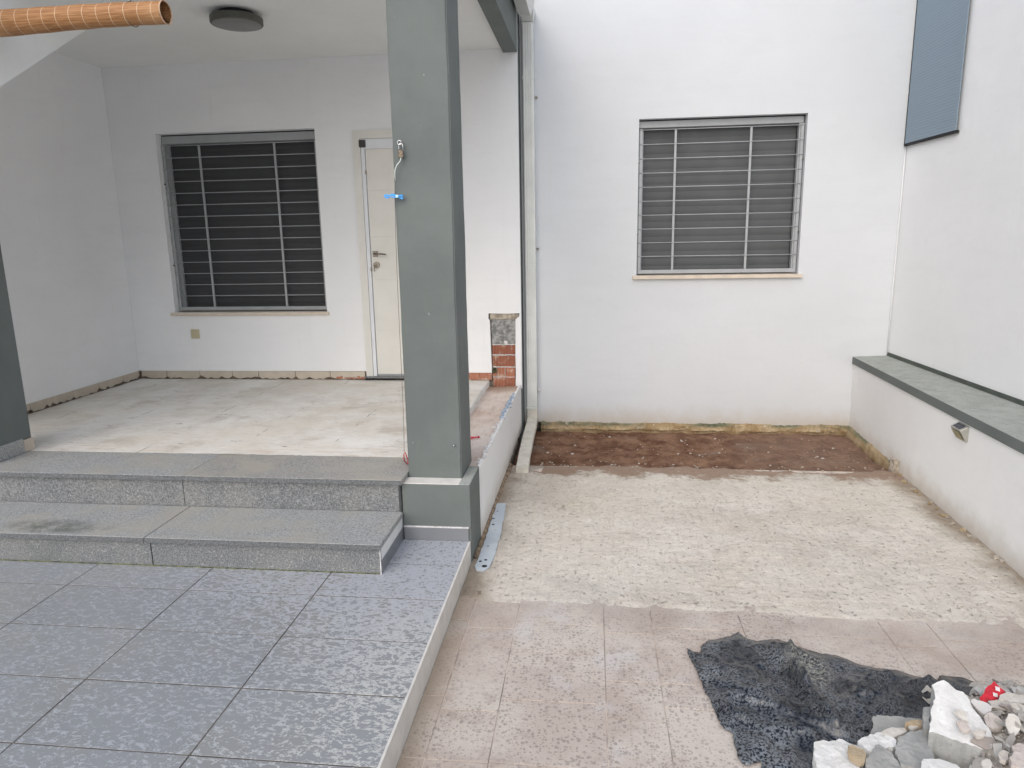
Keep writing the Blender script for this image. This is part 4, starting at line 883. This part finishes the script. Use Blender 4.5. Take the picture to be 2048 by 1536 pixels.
# spiral of inner layers seen in the open end
for (f0) in (.86, .70, .52):
    i0 = [bm.verts.new((-2.238-.010*(1-f0), 3.80+math.cos(t)*.056*f0, 2.905+math.sin(t)*.056*f0)) for t in (2*math.pi*k/28 for k in range(28))]
    i1 = [bm.verts.new((-2.60, 3.80+math.cos(t)*.056*f0, 2.903+math.sin(t)*.056*f0)) for t in (2*math.pi*k/28 for k in range(28))]
    for k in range(28): bm.faces.new((i0[k], i0[(k+1) % 28], i1[(k+1) % 28], i1[k]))
from_bm('roll', bm, M_bamboo, bb, None, True)
bm = bmesh.new(); tube(bm, [(-2.232, 3.80+math.cos(t)*.0565, 2.905+math.sin(t)*.0565) for t in (2*math.pi*k/24 for k in range(25))], .0035, 6, False)
from_bm('edge_binding', bm, simple('pale_binding', (.62, .42, .28), .6), bb, None, True)
for xx in (-2.42, -3.6):
    tube_obj('tie_cord', [(xx+.001, 3.80+math.cos(t)*.060, 2.905+math.sin(t)*.060) for t in [math.pi/2+2*math.pi*k/20 for k in range(21)]]+[(xx, 3.80, 3.01), (xx, 3.86, 3.10), (xx, 3.885, 3.215)], .0022, M_rust, bb, 5)
cl = thing('ceiling_lamp', (-2.56, 5.27, 3.33), 'round flat ceiling lamp with grey diffuser on the porch ceiling', 'lamp')
def disc(name, profile, mat, parent, c=(-2.56, 5.27), n=48):
    bm = bmesh.new(); rg = [[bm.verts.new((c[0]+math.cos(2*math.pi*k/n)*r, c[1]+math.sin(2*math.pi*k/n)*r, z)) for k in range(n)] for r, z in profile]
    for a, b in zip(rg, rg[1:]):
        for k in range(n): bm.faces.new((a[k], a[(k+1) % n], b[(k+1) % n], b[k]))
    bm.faces.new(rg[0]); bm.faces.new(list(reversed(rg[-1]))); return from_bm(name, bm, mat, parent, None, False)
disc('base', [(.125, 3.334), (.125, 3.305)], M_black, cl)
disc('rim', [(.175, 3.304), (.183, 3.298), (.183, 3.262), (.176, 3.255)], M_lampb, cl)
disc('diffuser', [(.168, 3.2545), (.160, 3.250), (.10, 3.246), (.03, 3.245)], M_lampg, cl)

# ------------------------------------------------------------------ padlock, cord, clothespin, red strings
hk = thing('wall_hook', (-1.024, 3.88, 2.22), 'small steel screw eye in the front face of the square column', 'hook')
bm = bmesh.new(); tube(bm, [(-1.026, 3.884, 2.232), (-1.026, 3.862, 2.232)], .0045, 8); tube(bm, [(-1.026+math.cos(t)*.011, 3.858, 2.222+math.sin(t)*.011) for t in (2*math.pi*k/14 for k in range(15))], .003, 6)
from_bm('eye', bm, M_steel, hk, None, True)
pd = thing('padlock', (-1.02, 3.862, 2.16), 'small tarnished padlock hanging from the hook on the square column', 'padlock')
tube_obj('shackle', [(-1.031, 3.860, 2.183), (-1.031, 3.860, 2.206)]+[(-1.020+math.cos(t)*.011, 3.860, 2.206+math.sin(t)*.013) for t in (math.pi-math.pi*k/8 for k in range(9))]+[(-1.009, 3.860, 2.183)], .0035, M_steel, pd, 8)
box('body', -1.034, -1.007, 3.853, 3.867, 2.146, 2.184, M_rust, pd, .003, 2)
cd = thing('hanging_cord', (-1.05, 3.87, 1.3), 'thin cord hanging down the left edge of the square column', 'cord')
tube_obj('string', [(-1.020, 3.858, 2.147), (-1.026, 3.855, 2.128), (-1.044, 3.853, 2.108), (-1.056, 3.855, 2.085), (-1.060, 3.860, 2.055), (-1.0605, 3.866, 2.03)], .0028, M_string, cd, 6)
tube_obj('wire', [(-1.0625, 3.868, 2.03), (-1.068, 3.866, 1.95), (-1.080, 3.88, 1.6), (-1.088, 3.90, 1.2), (-1.094, 3.92, .85), (-1.103, 3.94, .60), (-1.112, 3.955, .47)], .0014, M_wire, cd, 5)
cp = thing('clothespin', (-1.07, 3.85, 1.94), 'bright blue plastic clothespin clipped to the cord beside the column', 'clothespin')
for s_ in (1, -1):
    prism('jaw', [(-1.122, 1.947+s_*.0045), (-1.112, 1.947+s_*.011), (-1.098, 1.946+s_*.010), (-1.090, 1.948+s_*.005), (-1.078, 1.950+s_*.011), (-1.060, 1.947+s_*.009), (-1.045, 1.944+s_*.005), (-1.028, 1.942+s_*.012), (-1.018, 1.942+s_*.010), (-1.018, 1.942+s_*.002), (-1.122, 1.947+s_*.001)], 'y', 3.846-.002*s_, 3.860, M_bluep, cp)
box('spring', -1.058, -1.042, 3.842, 3.863, 1.938, 1.954, M_paleblue, cp, .002)
def knot(name, c, seed, label):
    r = random.Random(seed); t_ = thing(name, c, label, 'string'); c = Vector(c)
    for q in range(3):
        pts = [c+Vector((0, 0, .004))]
        a = r.uniform(0, 6.28); 
        for s in range(4): a += r.uniform(-.5, .5); pts.append(pts[-1]+Vector((math.cos(a)*.022, math.sin(a)*.022, r.uniform(-.0005, .0015))))
        tube_obj('strand', pts, .0034, M_red, t_, 5)
    bm = bmesh.new(); bmesh.ops.create_icosphere(bm, subdivisions=2, radius=.009, matrix=Matrix.Translation(c+Vector((0, 0, .006)))); from_bm('knot', bm, M_red, t_, None, True)
    return t_
k1 = knot('red_string', (-1.125, 4.10, .374), 4, 'red string tangle lying at the foot of the column on the granite tread')
tube_obj('loop', [(-1.118, 4.03, .375), (-1.125, 3.99, .41), (-1.118, 3.965, .455), (-1.108, 3.960, .47), (-1.100, 3.972, .43), (-1.088, 3.99, .385)], .0036, M_red, k1, 5)
knot('red_string', (-.80, 4.80, .322), 9, 'red string knot lying on the pinkish ledge right of the column')

# ------------------------------------------------------------------ pale strip on the yard
pts = jag([(-.662, 4.70), (-.601, 4.702), (-.575, 4.25), (-.566, 3.90), (-.578, 3.71), (-.605, 3.665), (-.645, 3.668), (-.664, 3.72), (-.655, 4.0), (-.662, 4.36)], .05, .004, 5)
o = prism('pale_plastic_strip', pts, 'z', -.1355, -.128, M_strip, None, (-.62, 4.2, -.14)); tag(o, 'long pale blue strip with dark holes lying along the foot of the white side wall', 'strip')
sp_ = o
for k, (x, y, r) in enumerate(((-.642, 4.55, .006), (-.640, 4.32, .009), (-.625, 3.99, .006), (-.612, 3.80, .010), (-.640, 3.78, .009), (-.607, 3.72, .016), (-.650, 4.42, .008))):
    tube_obj('hole', [(x, y, -.1290), (x, y, -.1272)], r, M_dark, sp_, 9)

# ------------------------------------------------------------------ black plastic sheet
bnd = jag(SHEET, .012, .0035, 2)
def segd(p, a, b):
    a, b = Vector(a), Vector(b); d = b-a; t = max(0, min(1, (p-a).dot(d)/max(d.length_squared, 1e-9))); return (p-(a+d*t)).length
co_ = [Vector(p) for p in bnd]; nb = len(co_)
x = .44
while x < 1.72:
    y = 2.15
    while y < 3.16:
        q = Vector((x+random.uniform(-.003, .003), y+random.uniform(-.003, .003)))
        if inside(q, bnd) and min((q-c).length for c in co_[:nb]) > .008: co_.append(q)
        y += .0135
    x += .0135
v2, e2, f2, *_ = delaunay_2d_cdt(co_, [(i, (i+1) % nb) for i in range(nb)], [], 1, 1e-6)
def shz(p):
    e = min(segd(p, bnd[i], bnd[(i+1) % nb]) for i in range(0, nb)) if True else 1
    k = min(1, e/.05)
    z = .010*abs(N3(p.x, p.y, 0, 4.5))+.013*(1-abs(N3(p.x+p.y*.5, p.y-p.x*.4, 2, 7))*2)+.009*(1-abs(N3(p.x-p.y*.3, p.y+p.x*.6, 5, 13))*2)+.003*N3(p.x, p.y, 5, 22)
    for i, f in enumerate(FOLDS):
        d = min(segd(p, f[j], f[j+1]) for j in range(len(f)-1)); h = (.055, .040, .042, .060, .038, .030, .038, .034)[i]; wd = (.022, .016, .018, .030, .016, .014, .016, .018)[i]
        sgn = -.35 if i in (3,) else 1
        z += sgn*h*math.exp(-(d/wd)*1.15)
    z += .035*math.exp(-((p.x-1.15)**2/.05+(p.y-2.62)**2/.02))-.012*math.exp(-((p.x-1.02)**2/.006+(p.y-2.50)**2/.004))
    return -.1355+.003*k*0+max(.0, z)*(.18+.82*k)
o = mk('plastic_sheet', [(p.x, p.y, shz(p)) for p in v2], [tuple(f) for f in f2], M_sheet, None, (1.0, 2.7, -.14), True)
md = o.modifiers.new('thickness', 'SOLIDIFY'); md.thickness = .002; md.offset = -1
tag(o, 'crumpled black plastic sheet dusted with grey, spread on the paving under the rubble', 'plastic sheet')

# ------------------------------------------------------------------ rubble heap
def mound(x, y):
    r2 = ((x-1.75)/.95)**2+((y-2.1)/.85)**2
    k = max(0, min(1, (x-1.20)/.16)); k = k*k*(3-2*k)
    return -.142+(.27*(1-r2)**2*k if r2 < 1 else 0)
xs = lin(.95, 2.33, 110); ys = lin(1.2, 2.95, 120)
def mz(x, y):
    b = mound(x, y); k = min(1, max(0, (b+.142)/.03)); return b-.012+k*(.012*N3(x, y, 0, 9)+.009*N3(x, y, 3, 24)+.006*N3(x, y, 7, 60))
hp = grid('rubble_heap', xs, ys, mz, simple('rubble_dust', (.40, .36, .31), .95, .4, 40, .008), None, (1.75, 2.1, -.14), False)
tag(hp, 'fine cream rubble heaped in the bottom right corner under the broken pieces', 'rubble', None, 'stuff')
def chunk(name, pts3, th, mat, seed, cuts=2, amp=.004, side=None):
    """a broken slab: uneven top outline, real thickness, rough flanks"""
    P = [Vector(p) for p in pts3]
    # plane fit from outline
    c = sum(P, Vector())/len(P)
    nn = Vector((0, 0, 0))
    for i in range(len(P)): nn += (P[i]-c).cross(P[(i+1) % len(P)]-c)
    nn.normalize(); 
    if nn.z < 0: nn = -nn
    def zt(x, y): return c.z-(nn.x*(x-c.x)+nn.y*(y-c.y))/max(nn.z, .2)
    out = jag([(p.x, p.y) for p in P], .012, .0034, seed)
    co2 = [Vector(p) for p in out]; n0 = len(co2)
    xs_, ys_ = [p.x for p in co2], [p.y for p in co2]; st_ = max(.009, (max(xs_)-min(xs_))/14); x = min(xs_)
    while x < max(xs_):
        y = min(ys_)
        while y < max(ys_):
            q = Vector((x+random.uniform(-.002, .002), y+random.uniform(-.002, .002)))
            if inside(q, out) and min((q-k).length for k in co2[:n0]) > st_*.5: co2.append(q)
            y += st_
        x += st_
    v2, e2, f2, *_ = delaunay_2d_cdt(co2, [(i, (i+1) % n0) for i in range(n0)], [], 1, 1e-6)
    vs = [(p.x, p.y, zt(p.x, p.y)+amp*(.5*N3(p.x, p.y, seed, 26)+.45*N3(p.x, p.y, seed+3, 70))) for p in v2]; n = len(vs); fs = [tuple(f) for f in f2]
    r = random.Random(seed)
    dirs = {}
    for f in f2:
        for i in range(len(f)): dirs[(f[i], f[(i+1) % len(f)])] = 1
    edge = [(a, b) for (a, b) in dirs if (b, a) not in dirs]; ring = {}
    for a, b in edge:
        for q in (a, b):
            if q not in ring:
                p = vs[q]; k1_, k2_ = Vector((p[0]-c.x, p[1]-c.y)), r.uniform(-.05, .06)
                ring[q] = len(vs); vs.append((p[0]-k1_.x*k2_*.6, p[1]-k1_.y*k2_*.6, p[2]-th*r.uniform(.42, .58)))
                vs.append((p[0]-k1_.x*(.10+k2_), p[1]-k1_.y*(.10+k2_), p[2]-th*r.uniform(.9, 1.05)))
    for a, b in edge:
        fs.append((b, a, ring[a], ring[b])); fs.append((ring[b], ring[a], ring[a]+1, ring[b]+1))
    bt = len(vs); vs.append((c.x, c.y, c.z-th))
    for a, b in edge: fs.append((ring[b]+1, ring[a]+1, bt))
    o = mk(name, vs, fs, [mat, side or mat], None, (c.x, c.y, c.z-th))
    for i, p in enumerate(o.data.polygons):
        if i >= len(f2): p.material_index = 1
    return o
G = [('A', 'plaster_slab', M_rwhite, 'largest white plaster block leaning up in the rubble heap with a smooth pointed face', 'rubble piece'),
 ('post', 'plaster_stub', M_rgrey, 'narrow grey-white stub standing at the left side of the largest white block', 'rubble piece'),
 ('B1', 'plaster_chunk', M_rwhite, 'broad white plaster chunk at the left end of the rubble on the black sheet', 'rubble piece'),
 ('B2', 'tan_stone', M_rtan, 'rounded tan stone resting on the leftmost white plaster chunk', 'stone'),
 ('B3', 'plaster_chunk', M_rwhite, 'pointed cream-white plaster chunk in front of the thin grey tile', 'rubble piece'),
 ('B4', 'grey_tile_piece', M_rgrey, 'thin flat grey tile piece with a straight top edge lying on the black sheet', 'tile piece'),
 ('B5', 'mortar_flake', M_rcream, 'beige mortar flake lying on the thin grey tile above the pointed chunk', 'rubble piece'),
 ('B6', 'mortar_sliver', M_rtan, 'thin beige sliver on the upper right of the thin grey tile', 'rubble piece'),
 ('B6b', 'mortar_sliver', M_rcream, 'small beige sliver just below the longer sliver on the grey tile', 'rubble piece'),
 ('B7', 'concrete_chunk', M_rgrey, 'large rough grey concrete chunk below the largest white block', 'rubble piece'),
 ('B8', 'concrete_chunk', M_rgrey, 'pointed grey concrete chunk at the bottom edge beside the leftmost white chunk', 'rubble piece'),
 ('B9', 'plaster_chunk', M_rwhite, 'pale chunk with a curved edge at the bottom under the largest white block', 'rubble piece'),
 ('E1', 'mortar_plate', M_rcream, 'cream mortar plate just right of the red sheet', 'rubble piece'),
 ('E2', 'mortar_plate', M_rcream, 'thin cream plate directly below the red sheet', 'rubble piece'),
 ('E3', 'mortar_plate', M_rcream, 'upright cream plate tilted in the right part of the heap', 'rubble piece'),
 ('E4', 'mortar_lump', M_rpink, 'rounded pinkish mortar lump under the curved white shard', 'rubble piece'),
 ('E5', 'mortar_lump', M_rpink, 'big pink-beige lump in the bottom right corner of the picture', 'rubble piece'),
 ('E6', 'mortar_lump', M_rcream, 'pale lump left of the big pink-beige corner lump', 'rubble piece'),
 ('E7', 'mortar_lump', M_rcream, 'faceted pale lump at the bottom edge right of the dark gap', 'rubble piece'),
 ('E8', 'mortar_flake', M_rcream, 'long grey flake resting on the smooth face of the largest white block', 'rubble piece'),
 ('E9', 'mortar_flake', M_rpink, 'pinkish flake low on the face of the largest white block', 'rubble piece'),
 ('E10', 'mortar_flake', M_rcream, 'cream flake on the lower right shoulder of the largest white block', 'rubble piece'),
 ('E11', 'mortar_plate', M_rcream, 'flat cream plate at the right frame edge below the red sheet', 'rubble piece'),
 ('E12', 'mortar_plate', M_rpink, 'pinkish plate at the right frame edge above the corner lump', 'rubble piece')]
for k, (key, nm, m, lab, cat) in enumerate(G):
    pts, th = CHUNKS[key]; th = {'A': .145, 'post': .16, 'B1': .078, 'B3': .09, 'B4': .020, 'B5': .032, 'B6': .036, 'B7': .11, 'B8': .10, 'B9': .15}.get(key, th); o = chunk(nm, pts, th*(.55 if key[0] == 'E' else 1), m, k+5, 2, .004 if key in ('A', 'B4') else .006, M_rgrey if key == 'A' else None); tag(o, lab, cat)
pts, th = CHUNKS['C']; o = chunk('ceramic_shard', pts, .012, M_ceramic, 77, 2, .0); tag(o, 'curved glossy white shard between the largest white block and the red sheet', 'ceramic shard')
# red sheet with pale rectangles
pts, th = CHUNKS['D1']; rd = chunk('red_sheet_piece', pts, .005, M_redp, 91, 2, .002); tag(rd, 'crumpled glossy red piece with pale rectangular marks sticking out of the rubble', 'plastic piece')
P = [Vector(p) for p in pts]; c = sum(P, Vector())/len(P); 
def onred(x, y):
    a, b, d = P[1], P[3], P[6]; nn = (b-a).cross(d-a); return a.z-(nn.x*(x-a.x)+nn.y*(y-a.y))/nn.z
for (x0, x1, y0, y1) in ((1.487, 1.501, 2.508, 2.523), (1.472, 1.486, 2.492, 2.505)):
    q = [Vector((x, y, onred(x, y)+.003)) for x, y in ((x0, y0+.003), (x1, y0), (x1+.003, y1-.003), (x0+.003, y1))]
    quadslab('pale_mark', q, .0012, M_lip, rd)
# loose chips
chips = []
for s in range(8):
    r = random.Random(200+s); n = r.choice((5, 6, 7)); bm = bmesh.new(); pts = []
    for i in range(n):
        a = 2*math.pi*i/n+r.uniform(-.25, .25); R_ = r.uniform(.65, 1.15); pts.append((math.cos(a)*R_, math.sin(a)*R_*r.uniform(.40, .8)))
    th = r.uniform(.07, .20)
    t = [bm.verts.new((p[0], p[1], th+r.uniform(-.06, .06))) for p in pts]; b = [bm.verts.new((p[0]*r.uniform(.8, 1), p[1]*r.uniform(.8, 1), r.uniform(-.05, .05))) for p in pts]
    bm.faces.new(t); bm.faces.new(list(reversed(b)))
    for i in range(n): bm.faces.new((t[(i+1) % n], t[i], b[i], b[(i+1) % n]))
    bmesh.ops.triangulate(bm, faces=bm.faces); bmesh.ops.recalc_face_normals(bm, faces=bm.faces)
    me = bpy.data.meshes.new('mortar_chip'); bm.to_mesh(me); bm.free(); me.materials.append((M_rcream, M_rcream, M_rwhite, M_rpink, M_rcream, M_rcream, M_rcream, M_rwhite)[s]); chips.append(me)
rs = random.Random(44); cnt = 0; tries = 0
while cnt < 295 and tries < 12000:
    tries += 1; x, y = rs.uniform(1.14, 1.72), rs.uniform(2.03, 2.82)
    if mound(x, y) < -.115: continue
    if 1.17 < x < 1.37 and 2.27 < y < 2.47: continue
    if x < 1.22 and rs.random() < .5: continue
    if 1.40 < x < 1.52 and y > 2.46: continue
    o = bpy.data.objects.new('mortar_chip', chips[cnt % 8]); s = rs.choice((.014, .018, .024, .032, .044))*rs.uniform(.8, 1.2)
    o.location = (x, y, mound(x, y)-.004+rs.uniform(0, .018)); o.rotation_euler = (rs.gauss(0, .55), rs.gauss(0, .55), rs.uniform(0, 6.28)); o.scale = (s, s, s)
    link(o); tag(o, 'small loose chip of cream mortar among the rubble heap', 'mortar chip', 'loose mortar chips in the rubble heap'); cnt += 1
bm = bmesh.new()
for k in range(900):
    x, y = rs.uniform(1.0, 1.95), rs.uniform(1.95, 2.88)
    if mound(x, y) < -.135: continue
    r = rs.uniform(.002, .006); m = Matrix.Translation((x, y, mz(x, y)+r*.5)) @ Matrix.Rotation(rs.uniform(0, 6), 4, 'Z') @ Matrix.Diagonal((r*1.5, r, r*.7, 1))
    bmesh.ops.create_icosphere(bm, subdivisions=1, radius=1, matrix=m)
o = from_bm('rubble_crumbs', bm, M_rcream, None, (1.6, 2.3, -.1)); tag(o, 'tiny crumbs of mortar scattered over the rubble heap', 'crumbs', None, 'stuff')
# a few straws and crumbs on the bare mortar
bm = bmesh.new(); rs = random.Random(5)
for k in range(130):
    x, y = rs.uniform(-.6, 2.25), rs.uniform(3.4, 5.5); r = rs.uniform(.002, .006)
    m = Matrix.Translation((x, y, ymz(x, y)+r*.3)) @ Matrix.Diagonal((r*1.4, r, r*.7, 1)); bmesh.ops.create_icosphere(bm, subdivisions=1, radius=1, matrix=m)
for k in range(90):
    x, y = rs.uniform(-.5, 2.35), 5.60+rs.gauss(0, .06); r = rs.uniform(.003, .009)
    m = Matrix.Translation((x, y, -.140+r*.3)) @ Matrix.Diagonal((r*1.4, r, r*.7, 1)); bmesh.ops.create_icosphere(bm, subdivisions=1, radius=1, matrix=m)
o = from_bm('yard_crumbs', bm, M_cap, None, (.8, 4.8, -.14)); tag(o, 'mortar crumbs scattered over the bare yard and along its soil edge', 'crumbs', None, 'stuff')
